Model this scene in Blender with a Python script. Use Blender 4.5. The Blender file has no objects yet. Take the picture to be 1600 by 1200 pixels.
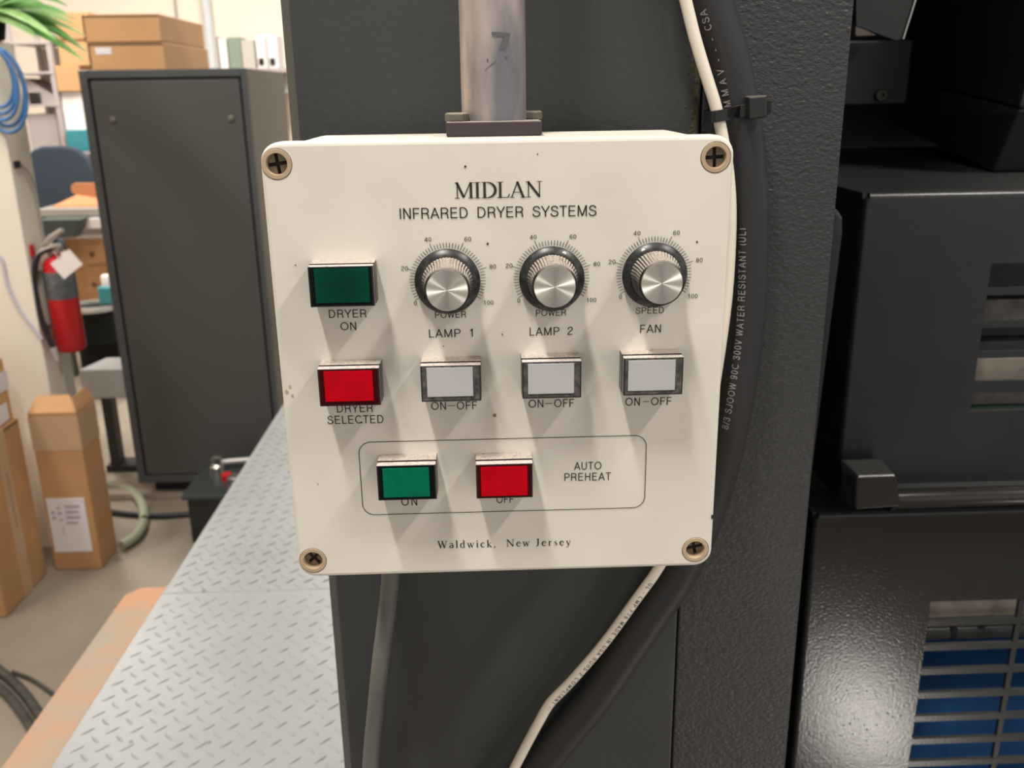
import bpy, bmesh, math, random
from mathutils import Vector, Matrix
from math import pi, sin, cos, radians as R_
random.seed(7)
S = bpy.context.scene
COL = S.collection

# ------------------------------------------------------------------ camera
RX = (0.99939347, -0.03162367, -0.01458192)      # camera right
RD = (-0.02343248, -0.30092844, -0.9533588)      # camera down
RF = (0.02576059, 0.95312225, -0.30148694)       # camera forward
CP = Vector((-0.00545971, -0.35559617, 0.10694804))
FPX = 1440.0
cd = bpy.data.cameras.new('camera'); cam = bpy.data.objects.new('camera', cd); COL.objects.link(cam)
cd.sensor_width = 36.0; cd.lens = FPX/1600*36; cd.clip_start = .02; cd.clip_end = 60
m = Matrix(((RX[0], -RD[0], -RF[0], CP[0]), (RX[1], -RD[1], -RF[1], CP[1]), (RX[2], -RD[2], -RF[2], CP[2]), (0, 0, 0, 1)))
cam.matrix_world = m
cd.dof.use_dof = True; cd.dof.focus_distance = .375; cd.dof.aperture_fstop = 19
S.camera = cam
S.view_settings.view_transform = 'Standard'; S.view_settings.look = 'None'
S.view_settings.gamma = 1; S.view_settings.use_curve_mapping = False
S.view_settings.exposure = 0.0

FL = -1.543          # floor height
CE = 2.0             # ceiling height
# ------------------------------------------------------------------ world and lights
w = bpy.data.worlds.new('world'); S.world = w; w.use_nodes = True
# surroundings of the hall: bright walls above eye level, dim concrete floor and machines below it
_n = w.node_tree.nodes; _l = w.node_tree.links; _bg = _n['Background']
_tc = _n.new('ShaderNodeTexCoord'); _sx = _n.new('ShaderNodeSeparateXYZ'); _l.new(_tc.outputs['Generated'], _sx.inputs[0])
_mr = _n.new('ShaderNodeMapRange'); _mr.interpolation_type = 'SMOOTHSTEP'; _mr.inputs[1].default_value = -.32; _mr.inputs[2].default_value = .10
_l.new(_sx.outputs[2], _mr.inputs[0]); _mx = _n.new('ShaderNodeMix'); _mx.data_type = 'RGBA'; _l.new(_mr.outputs[0], _mx.inputs[0])
_mx.inputs[6].default_value = (.16, .145, .13, 1); _mx.inputs[7].default_value = (1.0, .96, .90, 1); _l.new(_mx.outputs[2], _bg.inputs[0])
_bg.inputs[1].default_value = .80
def area(name, loc, rot, sx, sy, power, col=(1, .95, .87)):
    l = bpy.data.lights.new(name, 'AREA'); l.shape = 'RECTANGLE'; l.size = sx; l.size_y = sy; l.energy = power; l.color = col
    o = bpy.data.objects.new(name, l); COL.objects.link(o); o.location = loc; o.rotation_euler = rot
    return o
area('ceiling_tube_light', (-.42, -.62, CE-.05), (0, 0, 0), .12, .6, 50)
area('ceiling_tube_light', (1.45, -.75, CE-.05), (0, 0, R_(0)), .16, .9, 46)
area('ceiling_tube_light', (-2.3, 1.6, CE-.05), (0, 0, 0), .3, 1.2, 55)
area('ceiling_tube_light', (-.9, 1.9, CE-.05), (0, 0, 0), .3, 1.2, 45)
area('ceiling_tube_light', (-2.6, 5.0, CE-.05), (0, 0, 0), .5, 1.2, 112)
area('ceiling_tube_light', (-.6, 5.4, CE-.05), (0, 0, 0), .5, 1.2, 112)
_a, _b = (1350-800)/FPX, (1120-600)/FPX
_d = Vector([RX[i]*_a + RD[i]*_b + RF[i] for i in range(3)]); WP = CP + _d*((.35-CP[1])/_d[1])
WL = WP + Vector((_d.x, -_d.y, _d.z))*1.15
# added unseen light, placed so its reflection makes the lower guard's bright patch
area('floor_work_lamp', WL, (WP-WL).to_track_quat('-Z', 'Y').to_euler(), .15, .15, 2.0, (1, .93, .85))

# ------------------------------------------------------------------ helpers
def at(u, v, Y=None, Z=None, X=None):
    """point of the place seen at photo position (u, v) on the plane of real depth Y (or height Z, or side X)"""
    a, b = (u-800)/FPX, (v-600)/FPX
    d = Vector([RX[i]*a + RD[i]*b + RF[i] for i in range(3)])
    t = (Y-CP[1])/d[1] if Y is not None else ((Z-CP[2])/d[2] if Z is not None else (X-CP[0])/d[0])
    return CP + d*t

class MB:
    def __init__(s): s.v = []; s.f = []
    def add(s, vs, fs):
        n = len(s.v); s.v += [tuple(p) for p in vs]; s.f += [tuple(i+n for i in f) for f in fs]; return s
    def box(s, x0, x1, y0, y1, z0, z1):
        if x0 > x1: x0, x1 = x1, x0
        if y0 > y1: y0, y1 = y1, y0
        if z0 > z1: z0, z1 = z1, z0
        return s.add([(x0,y0,z0),(x1,y0,z0),(x1,y1,z0),(x0,y1,z0),(x0,y0,z1),(x1,y0,z1),(x1,y1,z1),(x0,y1,z1)],
                     [(0,3,2,1),(4,5,6,7),(0,1,5,4),(1,2,6,5),(2,3,7,6),(3,0,4,7)])
    def hexa(s, a, b):
        """a, b: two quads (4 points each) joined"""
        return s.add(list(a)+list(b), [(3,2,1,0),(4,5,6,7),(0,1,5,4),(1,2,6,5),(2,3,7,6),(3,0,4,7)])
    def prism_y(s, pts, y0, y1):
        """pts: (x,z) outline"""
        n = len(pts)
        vs = [(x, y0, z) for x, z in pts] + [(x, y1, z) for x, z in pts]
        fs = [tuple(range(n)), tuple(range(2*n-1, n-1, -1))] + [(i, n+i, n+(i+1) % n, (i+1) % n) for i in range(n)]
        return s.add(vs, fs)
    def prism_z(s, pts, z0, z1):
        n = len(pts)
        vs = [(x, y, z0) for x, y in pts] + [(x, y, z1) for x, y in pts]
        fs = [tuple(range(n-1, -1, -1)), tuple(range(n, 2*n))] + [(i, (i+1) % n, n+(i+1) % n, n+i) for i in range(n)]
        return s.add(vs, fs)
    def prism_x(s, pts, x0, x1):
        """pts: (y,z) outline"""
        n = len(pts)
        vs = [(x0, y, z) for y, z in pts] + [(x1, y, z) for y, z in pts]
        fs = [tuple(range(n-1, -1, -1)), tuple(range(n, 2*n))] + [(i, (i+1) % n, n+(i+1) % n, n+i) for i in range(n)]
        return s.add(vs, fs)
    def lathe(s, prof, c, axis='z', n=32, flute=0, famp=0):
        """prof: (radius, distance along the axis)"""
        vs = []
        for r, h in prof:
            for k in range(n):
                a = 2*pi*k/n; rr = r*(1 - (famp if flute and k % 2 else 0))
                p = (rr*cos(a), rr*sin(a))
                if axis == 'z': vs.append((c[0]+p[0], c[1]+p[1], c[2]+h))
                elif axis == 'y': vs.append((c[0]+p[0], c[1]-h, c[2]+p[1]))     # -y points to the viewer
                else: vs.append((c[0]+h, c[1]+p[0], c[2]+p[1]))
        fs = []
        for j in range(len(prof)-1):
            for k in range(n):
                a, b = j*n+k, j*n+(k+1) % n
                fs.append((a, b, b+n, a+n))
        fs.append(tuple(range(n-1, -1, -1))); fs.append(tuple(range((len(prof)-1)*n, len(prof)*n)))
        return s.add(vs, fs)
    def tube(s, pts, r, n=12, cap=True):
        pts = [Vector(p) for p in pts]; N = len(pts); vs = []
        up = Vector((0, -1, 0)); rr = r if isinstance(r, (list, tuple)) else [r]*N
        for i, p in enumerate(pts):
            t = (pts[min(i+1, N-1)] - pts[max(i-1, 0)]).normalized()
            if abs(t.dot(up)) > .97: a = t.cross(Vector((1, 0, 0))).normalized()
            else: a = t.cross(up).normalized()
            b = a.cross(t).normalized()
            for k in range(n):
                an = 2*pi*k/n; vs.append(p + (a*cos(an) + b*sin(an))*rr[i])
        fs = [(i*n+k, i*n+(k+1) % n, (i+1)*n+(k+1) % n, (i+1)*n+k) for i in range(N-1) for k in range(n)]
        if cap: fs += [tuple(range(n-1, -1, -1)), tuple(range((N-1)*n, N*n))]
        return s.add(vs, fs)
    def build(s, name, mat, parent=None, bevel=0, seg=2, smooth=False):
        off = Vector((0, 0, 0)); q = parent
        while q: off += q.location; q = q.parent
        me = bpy.data.meshes.new(name); me.from_pydata([tuple(Vector(p)-off) for p in s.v], [], s.f); me.update()
        bm = bmesh.new(); bm.from_mesh(me); bmesh.ops.recalc_face_normals(bm, faces=bm.faces); bm.to_mesh(me); bm.free()
        if mat: me.materials.append(mat)
        o = bpy.data.objects.new(name, me); COL.objects.link(o)
        if parent: o.parent = parent
        if smooth:
            for p in me.polygons: p.use_smooth = len(p.vertices) < 5
            me.set_sharp_from_angle(angle=R_(40))
        if bevel:
            md = o.modifiers.new('bevel', 'BEVEL'); md.width = bevel; md.segments = seg; md.limit_method = 'ANGLE'; md.angle_limit = R_(35)
            md.harden_normals = False
        return o

def thing(name, loc, label, cat, group=None):
    o = bpy.data.objects.new(name, None); o.empty_display_size = .05; COL.objects.link(o); o.location = loc
    return tag(o, label, cat, group)
def tag(o, label=None, cat=None, group=None, kind=None):
    if label: o['label'] = label
    if cat: o['category'] = cat
    if group: o['group'] = group
    if kind: o['kind'] = kind
    return o
def spline(pts, k=8):
    P = [Vector(p) for p in pts]; P = [P[0]*2-P[1]] + P + [P[-1]*2-P[-2]]; out = []
    for i in range(1, len(P)-2):
        for j in range(k):
            t = j/k; a, b, c, d = P[i-1:i+3]
            out.append(.5*((2*b) + (c-a)*t + (2*a-5*b+4*c-d)*t*t + (3*b-a-3*c+d)*t**3))
    out.append(P[-2]); return out
def rrect(x0, x1, z0, z1, r, n=6):
    o = []
    for cx, cz, a0 in ((x1-r, z1-r, 0), (x0+r, z1-r, pi/2), (x0+r, z0+r, pi), (x1-r, z0+r, 3*pi/2)):
        for i in range(n+1):
            a = a0 + pi/2*i/n; o.append((cx+r*cos(a), cz+r*sin(a)))
    return o
def disc(c, r, n=16): return [(c[0]+r*cos(2*pi*k/n), c[1]+r*sin(2*pi*k/n)) for k in range(n)]

# ------------------------------------------------------------------ materials
def mat(name, col, rough=.5, metal=0, bump=0, bscale=200, var=0, vscale=8, col2=None, dust=0, dustcol=(.42, .37, .31), coat=0, spec=.5, trans=0, aniso=0, stretch=None, bdist=.001, detail=3, lo=.35, hi=.7):
    M = bpy.data.materials.new(name); M.use_nodes = True; nt = M.node_tree; N = nt.nodes; L = nt.links
    b = N['Principled BSDF']; b.inputs['Roughness'].default_value = rough; b.inputs['Metallic'].default_value = metal
    b.inputs['Specular IOR Level'].default_value = spec; b.inputs['Coat Weight'].default_value = coat
    b.inputs['Transmission Weight'].default_value = trans
    tc = N.new('ShaderNodeTexCoord'); src = tc.outputs['Object']
    if stretch:
        mp = N.new('ShaderNodeMapping'); mp.inputs['Scale'].default_value = stretch; L.new(src, mp.inputs[0]); src = mp.outputs[0]
    out = None
    if var or col2:
        n = N.new('ShaderNodeTexNoise'); n.inputs['Scale'].default_value = vscale; n.inputs['Detail'].default_value = 5; L.new(src, n.inputs['Vector'])
        mr = N.new('ShaderNodeMapRange'); mr.inputs[1].default_value = lo; mr.inputs[2].default_value = hi; L.new(n.outputs[0], mr.inputs[0])
        mx = N.new('ShaderNodeMix'); mx.data_type = 'RGBA'; L.new(mr.outputs[0], mx.inputs[0])
        c2 = col2 or tuple(c*(1-var) for c in col)
        mx.inputs[6].default_value = (*col, 1); mx.inputs[7].default_value = (*c2, 1); out = mx.outputs[2]
    if dust:
        g = N.new('ShaderNodeNewGeometry'); sp = N.new('ShaderNodeSeparateXYZ'); L.new(g.outputs['Normal'], sp.inputs[0])
        mr = N.new('ShaderNodeMapRange'); mr.inputs[1].default_value = .35; mr.inputs[2].default_value = .85; L.new(sp.outputs[2], mr.inputs[0])
        n = N.new('ShaderNodeTexNoise'); n.inputs['Scale'].default_value = 900; L.new(tc.outputs['Object'], n.inputs['Vector'])
        m2 = N.new('ShaderNodeMapRange'); m2.inputs[1].default_value = .3; m2.inputs[2].default_value = .55; m2.inputs[3].default_value = dust*.6; m2.inputs[4].default_value = dust; L.new(n.outputs[0], m2.inputs[0])
        mu = N.new('ShaderNodeMath'); mu.operation = 'MULTIPLY'; L.new(mr.outputs[0], mu.inputs[0]); L.new(m2.outputs[0], mu.inputs[1])
        mx = N.new('ShaderNodeMix'); mx.data_type = 'RGBA'; L.new(mu.outputs[0], mx.inputs[0])
        if out: L.new(out, mx.inputs[6])
        else: mx.inputs[6].default_value = (*col, 1)
        mx.inputs[7].default_value = (*dustcol, 1); out = mx.outputs[2]
        r = N.new('ShaderNodeMapRange'); r.inputs[3].default_value = rough; r.inputs[4].default_value = .95; L.new(mu.outputs[0], r.inputs[0]); L.new(r.outputs[0], b.inputs['Roughness'])
    if out: L.new(out, b.inputs['Base Color'])
    else: b.inputs['Base Color'].default_value = (*col, 1)
    if bump:
        n = N.new('ShaderNodeTexNoise'); n.inputs['Scale'].default_value = bscale; n.inputs['Detail'].default_value = detail; L.new(src, n.inputs['Vector'])
        bp = N.new('ShaderNodeBump'); bp.inputs['Strength'].default_value = bump; bp.inputs['Distance'].default_value = bdist
        L.new(n.outputs[0], bp.inputs['Height']); L.new(bp.outputs[0], b.inputs['Normal'])
    if aniso:
        b.inputs['Anisotropic'].default_value = aniso
        t = N.new('ShaderNodeTangent'); t.direction_type = 'RADIAL'; t.axis = 'Y'; L.new(t.outputs[0], b.inputs['Tangent'])
    return M
def emis(M, col, s):
    b = M.node_tree.nodes['Principled BSDF']; b.inputs['Emission Color'].default_value = (*col, 1); b.inputs['Emission Strength'].default_value = s; return M

cream = mat('cream_plastic', (.79, .745, .675), .42, var=.07, vscale=22, dust=.55, dustcol=(.62, .54, .48))
ink = mat('printed_ink', (.03, .022, .02), .6)
tan = mat('tan_plastic', (.50, .38, .25), .45, var=.15, vscale=90)
tan_dark = mat('brown_plastic', (.23, .17, .115), .5, var=.3, vscale=300)
recess = mat('recess_dirt', (.05, .038, .03), .7)  # dark brown floor colour of the screw recesses
blackp = mat('black_plastic', (.012, .012, .013), .28, dust=.95, dustcol=(.55, .48, .42), var=.3, vscale=300)
blackk = mat('knob_plastic', (.014, .014, .015), .32, dust=.8, dustcol=(.5, .44, .38))
skirtm = mat('knob_skirt_plastic', (.014, .014, .015), .36, col2=(.06, .057, .055), vscale=500, lo=.45, hi=.8)
alu = mat('spun_aluminium', (.85, .82, .77), .52, 1, aniso=.95)
whited = mat('white_dot_paint', (.8, .76, .7), .5)
redl = mat('red_lens', (.56, .0, .010), .3, var=.2, vscale=150, spec=.15)
redb = mat('dark_red_lens_edge', (.045, .002, .004), .2, spec=.2)
grn = mat('green_lens', (.0, .165, .085), .3, var=.2, vscale=150, spec=.15)
grnb = mat('dark_lens_edge', (.003, .006, .006), .2, spec=.15)
whl = mat('white_lens', (.50, .495, .50), .22, spec=.3)
whb = mat('smoke_lens_edge', (.055, .052, .05), .18, col2=(.17, .155, .14), vscale=320, lo=.4, hi=.75)
paint = mat('machine_paint', (.043, .044, .044), .42, bump=.25, bscale=330, bdist=.0008, spec=.6, detail=2)
paint_l = mat('cover_plate_paint', (.046, .050, .051), .38, bump=.3, bscale=260, bdist=.0008, spec=.55, var=.25, vscale=9, detail=2)
paint_r = mat('rough_machine_paint', (.023, .024, .026), .42, bump=.8, bscale=420, bdist=.0009, spec=.7, stretch=(1, 1, 1.5), detail=2)
coverm = mat('guard_paint', (.021, .023, .025), .26, bump=.2, bscale=420, bdist=.0006, spec=.5, var=.2, vscale=12, dust=.15, dustcol=(.2, .19, .18))
guardm = mat('lower_guard_paint', (.015, .016, .017), .17, bump=.30, bscale=420, bdist=.0006, spec=.5, var=.25, vscale=14)
blackm = mat('black_machinery', (.010, .011, .012), .5, var=.4, vscale=20)
darkm = mat('dark_gap', (.004, .004, .004), .8)
steel = mat('pole_steel', (.50, .43, .40), .42, .45, col2=(.17, .17, .19), vscale=22, stretch=(2, 2, .6), bump=.1, bscale=300, bdist=.0005, lo=.4, hi=.62)
flangem = mat('purple_black_steel', (.035, .024, .03), .5, dust=.9, dustcol=(.42, .36, .31))
boltm = mat('dull_bolt', (.13, .115, .095), .55, .4, dust=.7)
rubber = mat('black_rubber', (.022, .022, .024), .5, bump=.15, bscale=250, bdist=.0006, spec=.45)
rubber_g = mat('dusty_grey_rubber', (.15, .145, .135), .6, var=.35, vscale=25, bump=.2, bscale=250, bdist=.0005)
rubber_d = mat('dusty_black_rubber', (.035, .034, .032), .55, col2=(.075, .07, .065), vscale=40)
whitecab = mat('white_cable_sheath', (.82, .74, .64), .4, var=.08, vscale=60)
tiem = mat('cable_tie_nylon', (.014, .014, .014), .35, dust=.5, dustcol=(.2, .17, .14))
grey_ink = mat('grey_cable_print', (.34, .34, .33), .6)
tread = mat('grey_tread_paint', (.228, .238, .243), .40, .1, var=.12, vscale=9, bump=.05, bscale=90, spec=.6)
treadspot = mat('chipped_paint', (.22, .15, .11), .7)
rust = mat('rusted_step_paint', (.43, .22, .115), .55, col2=(.30, .25, .185), vscale=6, lo=.42, hi=.66, bump=.1, bscale=60)
conc = mat('concrete', (.30, .255, .205), .6, col2=(.19, .155, .12), vscale=2.2, bump=.05, bscale=40, lo=.38, hi=.72)
wallm = mat('warm_white_wall', (.86, .77, .66), .8)
ceilm = mat('ceiling_white', (.75, .72, .68), .9)
card = mat('corrugated_card', (.56, .31, .145), .75, var=.12, vscale=5)
card2 = mat('dark_corrugated_card', (.50, .27, .12), .75, var=.18, vscale=4)
card_in = mat('card_edge', (.13, .075, .035), .8)
labelm = mat('paper_label', (.72, .68, .70), .6)
labeli = mat('label_print', (.36, .34, .38), .7)
tapem = mat('packing_tape', (.50, .33, .20), .3)
cabm = mat('cabinet_grey_paint', (.064, .060, .056), .5, bump=.08, bscale=160)
cabt = mat('cabinet_frame_paint', (.062, .064, .066), .42)
chrome = mat('bright_metal', (.6, .58, .55), .25, 1)
colm = mat('column_white_paint', (.80, .74, .64), .6)
bluem = mat('blue_hose', (.05, .16, .38), .4)
leafm = mat('palm_leaf', (.14, .33, .06), .45, col2=(.33, .50, .22), vscale=9)
leafd = mat('dark_palm_leaf', (.05, .17, .04), .45, col2=(.14, .33, .08), vscale=9)
potm = mat('dark_pot', (.006, .006, .006), .8, spec=.15)
redm = mat('extinguisher_red', (.50, .012, .018), .28)
navy = mat('navy_fabric', (.028, .042, .065), .85)
teal = mat('teal_paint', (.04, .24, .28), .5)
wood = mat('orange_wood', (.50, .25, .10), .5, var=.2, vscale=3, stretch=(1, 1, 8))
silver = mat('brushed_silver', (.50, .48, .45), .4, .5)
greyp = mat('mauve_grey_paint', (.40, .35, .345), .6)
greyl = mat('light_grey_paint', (.33, .32, .33), .5)
paper = mat('white_paper', (.80, .74, .72), .7)
dgreen = mat('dark_green_bin', (.06, .075, .065), .6)
hosem = mat('pale_green_hose', (.29, .30, .22), .45)
blackg = mat('black_gloss', (.01, .012, .013), .15)
glassy = mat('smoked_glass', (.04, .05, .05), .08)
blues = mat('blue_drum_paint', (.008, .06, .19), .5, spec=.15, var=.3, vscale=18)
rollm = mat('pale_roller', (.36, .31, .27), .55, var=.35, vscale=45)
rollg = mat('grey_steel_plate', (.17, .16, .15), .5, .3, var=.5, vscale=60)
rolld = mat('dark_roller', (.03, .03, .03), .3)
greenm = mat('green_casting', (.015, .045, .035), .5)
grime = mat('green_brown_grime', (.10, .095, .05), .9, bump=.8, bscale=700, bdist=.001, col2=(.045, .045, .035), vscale=260)

# ------------------------------------------------------------------ text helpers
def arc(cx, cy, rx, ry, a0, a1, n=9): return [(cx+rx*cos(R_(a0+(a1-a0)*i/n)), cy+ry*sin(R_(a0+(a1-a0)*i/n))) for i in range(n+1)]
def ell(cx, cy, rx, ry): return arc(cx, cy, rx, ry, 90, 450, 18)
LO, HI = .05, .95
SANS = {
 'A': ([[(.05, 0), (.385, .99)], [(.375, .99), (.71, 0)], [(.17, .33), (.59, .33)]], .76),
 'C': ([arc(.43, .5, .345, .45, 42, 318, 16)], .82),
 'D': ([[(.12, .5), (.12, HI), (.36, HI)] + arc(.36, .5, .32, .45, 80, -80, 12) + [(.36, LO), (.12, LO), (.12, .5)]], .80),
 'E': ([[(.63, HI), (.12, HI), (.12, LO), (.65, LO)], [(.12, .52), (.59, .52)]], .72),
 'F': ([[(.60, HI), (.12, HI), (.12, 0)], [(.12, .50), (.54, .50)]], .65),
 'G': ([arc(.43, .5, .345, .45, 42, 320, 16)+[(.76, .16), (.76, .46), (.46, .46)]], .88),
 'H': ([[(.12, 0), (.12, 1)], [(.64, 0), (.64, 1)], [(.12, .52), (.64, .52)]], .76),
 'I': ([[(.13, 0), (.13, 1)]], .26),
 'J': ([[(.42, 1), (.42, .26)]+arc(.25, .26, .17, .21, 0, -175, 8)], .54),
 'L': ([[(.12, 1), (.12, LO), (.56, LO)]], .60),
 'M': ([[(.12, 0), (.12, 1)], [(.13, .99), (.45, .03)], [(.45, .03), (.77, .99)], [(.78, 0), (.78, 1)]], .90),
 'N': ([[(.12, 0), (.12, 1)], [(.13, .98), (.63, .02)], [(.64, 0), (.64, 1)]], .76),
 'O': ([ell(.46, .5, .37, .455)], .92),
 'P': ([[(.12, 0), (.12, HI), (.42, HI)]+arc(.42, .705, .21, .245, 80, -80, 10)+[(.42, .46), (.12, .46)]], .70),
 'R': ([[(.12, 0), (.12, HI), (.44, HI)]+arc(.44, .715, .20, .235, 80, -80, 10)+[(.44, .48), (.12, .48)], [(.44, .48), (.57, .42), (.62, .32), (.63, .10), (.67, 0)]], .76),
 'S': ([[(.62, .71), (.58, .85), (.48, .93), (.36, .955), (.22, .92), (.13, .83), (.12, .71), (.19, .60), (.36, .535), (.54, .47), (.63, .38), (.645, .25), (.57, .11), (.45, .05), (.34, .04), (.20, .08), (.10, .18), (.08, .31)]], .72),
 'T': ([[(.02, HI), (.64, HI)], [(.33, 0), (.33, HI)]], .66),
 'U': ([[(.11, 1), (.11, .34)]+arc(.375, .32, .265, .28, 180, 360, 12)+[(.64, 1)]], .76),
 'V': ([[(.04, 1), (.355, .02)], [(.345, .02), (.66, 1)]], .70),
 'W': ([[(.03, 1), (.25, .02)], [(.25, .02), (.475, .97)], [(.475, .97), (.70, .02)], [(.70, .02), (.92, 1)]], .96),
 'Y': ([[(.03, 1), (.35, .42)], [(.35, .42), (.67, 1)], [(.35, 0), (.35, .45)]], .70),
 '0': ([ell(.30, .5, .225, .455)], .60), '1': ([[(.10, .76), (.26, .80), (.32, .98)], [(.33, 0), (.33, 1)]], .56),
 '2': ([[(.08, .66), (.11, .83), (.20, .93), (.32, .955), (.45, .91), (.52, .79), (.51, .67), (.40, .52), (.22, .36), (.11, .22), (.07, LO), (.54, LO)]], .60),
 '3': ([[(.08, .72), (.13, .88), (.28, .955), (.44, .90), (.49, .75), (.42, .58), (.26, .53)], [(.26, .53), (.45, .47), (.53, .29), (.45, .10), (.29, .045), (.13, .10), (.07, .27)]], .60),
 '4': ([[(.42, 0), (.42, .96)], [(.42, .96), (.05, .30), (.05, .25), (.57, .25)]], .60),
 '6': ([[(.51, .76), (.44, .90), (.31, .955), (.16, .86), (.09, .64), (.085, .35)], ell(.305, .315, .215, .27)], .60),
 '8': ([ell(.30, .735, .19, .215), ell(.30, .28, .225, .24)], .60), '9': ([[(.09, .24), (.16, .10), (.29, .045), (.44, .14), (.51, .36), (.515, .65)], ell(.295, .685, .215, .27)], .60),
 '-': ([[(.04, .38), (.32, .38)]], .36), '/': ([[(.02, 0), (.30, 1)]], .32), '(': ([arc(.42, .4, .3, .66, 140, 220, 8)], .30), ')': ([arc(-.10, .4, .3, .66, 40, -40, 8)], .30), ' ': ([], .28)}
def stroke(pts, w, vs, fs, x0):
    P = [Vector(p) for p in pts]; N = len(P); closed = (P[0]-P[-1]).length < 1e-6
    base = len(vs)
    for i in range(N):
        a = P[i-1] if i else (P[-2] if closed else None); b = P[i+1] if i < N-1 else (P[1] if closed else None)
        d1 = (P[i]-a).normalized() if a is not None else None; d2 = (b-P[i]).normalized() if b is not None else None
        if d1 is None: d = d2; k = 1
        elif d2 is None: d = d1; k = 1
        else:
            d = (d1+d2).normalized(); k = 1/max(.6, d.dot(d1))
        nn = Vector((-d.y, d.x))*w/2*k
        vs += [(x0+P[i].x+nn.x, P[i].y+nn.y), (x0+P[i].x-nn.x, P[i].y-nn.y)]
    fs += [(base+2*i, base+2*i+1, base+2*i+3, base+2*i+2) for i in range(N-1)]
def subdiv(p, m_=.16):
    o = [p[0]]
    for a, b in zip(p, p[1:]):
        L_ = math.hypot(b[0]-a[0], b[1]-a[1]); k = max(1, math.ceil(L_/m_))
        o += [(a[0]+(b[0]-a[0])*i/k, a[1]+(b[1]-a[1])*i/k) for i in range(1, k+1)]
    return o
def sans(txt, sp=.06, w=.105, fine=False):
    vs = []; fs = []; x = 0
    for ch in txt:
        st, adv = SANS[ch]
        for p in st: stroke(subdiv(p) if fine else p, w, vs, fs, x)
        x += adv + sp
    return vs, fs
CAPH = 1.0
# serif letters as broad-nib strokes: lists of (points, widths)
T, t_ = .125, .05
def V(x, y0, y1, w=T): return ([(x, y0), (x, y1)], [w, w])
def H(x0, x1, y, w=t_): return ([(x0, y), (x1, y)], [w, w])
def D(x0, y0, x1, y1, w=T): return ([(x0, y0), (x1, y1)], [w, w])
def sw(pts, lo=t_, hi=T, a=0, b=pi):
    n = len(pts)-1; return (pts, [lo+(hi-lo)*sin(a+(b-a)*i/n) for i in range(n+1)])
SER = {
 'M': ([V(.14, 0, 1, t_), D(.12, 1, .46, .06), D(.46, .06, .80, 1, t_), V(.82, 0, 1), H(0, .26, .02, .04), H(.68, .96, .02, .04), H(.02, .16, .98, .04), H(.80, .96, .98, .04)], .98),
 'I': ([V(.18, 0, 1), H(.03, .33, .02, .04), H(.03, .33, .98, .04)], .38),
 'D': ([V(.18, 0, 1), sw(arc(.30, .5, .42, .48, 90, -90, 14), .05, .14), H(.03, .32, .02, .045), H(.03, .32, .98, .045)], .80),
 'L': ([V(.18, 0, 1), H(.03, .34, .98, .04), H(.03, .58, .022, .045), D(.57, .02, .64, .24, t_)], .68),
 'A': ([D(.08, 0, .38, .98, t_), D(.37, 1, .68, 0), H(.18, .54, .34, .045), H(0, .22, .02, .04), H(.52, .82, .02, .04)], .80),
 'N': ([V(.15, 0, 1, t_), D(.12, 1, .70, .04), V(.70, 0, 1, t_), H(.02, .28, .02, .04), H(.0, .2, .98, .04), H(.57, .83, .98, .04)], .86),
 'W': ([D(.12, 1, .34, 0), D(.34, 0, .53, .9, t_), D(.50, 1, .72, 0), D(.72, 0, .93, 1, t_), H(0, .24, .98, .04), H(.4, .6, .98, .04), H(.82, 1.02, .98, .04)], 1.04),
 'J': ([([(.25, 1), (.25, .2), (.22, .06), (.13, -.02), (.05, .02)], [T, T, .1, .07, .09]), H(.10, .40, .98, .04)], .46),
 'a': ([sw(arc(.23, .45, .15, .2, 150, 0, 6), .06, .08), V(.38, .05, .45, .11), sw(arc(.24, .19, .16, .17, 60, 340, 10), .05, .1), H(.38, .47, .03, .05)], .50),
 'l': ([V(.15, 0, 1.02, .11), H(.04, .27, .02, .04), D(.05, .97, .17, 1.01, .04)], .32),
 'd': ([V(.40, 0, 1.02, .11), sw(arc(.26, .32, .2, .31, 60, 300, 12), .05, .11), H(.40, .52, .03, .05), D(.29, .97, .42, 1.01, .04)], .56),
 'w': ([D(.10, .64, .25, 0, .1), D(.25, 0, .38, .55, .04), D(.37, .64, .52, 0, .1), D(.52, 0, .67, .64, .04), H(.02, .2, .63, .04), H(.58, .74, .63, .04)], .76),
 'i': ([V(.15, 0, .64, .11), H(.04, .27, .02, .04), D(.05, .60, .17, .63, .04), V(.14, .84, .96, .12)], .32),
 'c': ([sw(arc(.27, .32, .2, .3, 40, 320, 12), .05, .12)], .48),
 'k': ([V(.14, 0, 1.02, .11), D(.17, .28, .42, .62, .04), D(.24, .36, .46, 0, .1), H(.03, .26, .02, .04), H(.33, .52, .62, .04), H(.36, .56, .02, .04), D(.04, .97, .16, 1.01, .04)], .57),
 ',': ([([(.12, .08), (.13, -.02), (.06, -.14)], [.14, .1, .03])], .26),
 'e': ([sw(arc(.26, .32, .19, .3, 10, 325, 14), .05, .12), H(.09, .44, .37, .045)], .50),
 'r': ([V(.15, 0, .62, .11), sw(arc(.30, .42, .14, .19, 170, 50, 6), .05, .09), H(.04, .28, .02, .04), D(.04, .6, .17, .63, .04)], .42),
 's': ([([(.36, .50), (.27, .61), (.15, .58), (.12, .47), (.24, .35), (.35, .23), (.33, .09), (.20, .02), (.09, .13)], [.05, .05, .06, .09, .12, .09, .06, .05, .05])], .46),
 'y': ([D(.10, .64, .29, .02, .1), ([(.46, .64), (.26, -.12), (.16, -.24), (.06, -.22)], [.04, .05, .06, .1]), H(.02, .2, .63, .04), H(.37, .53, .63, .04)], .54),
 ' ': ([], .30)}
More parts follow.
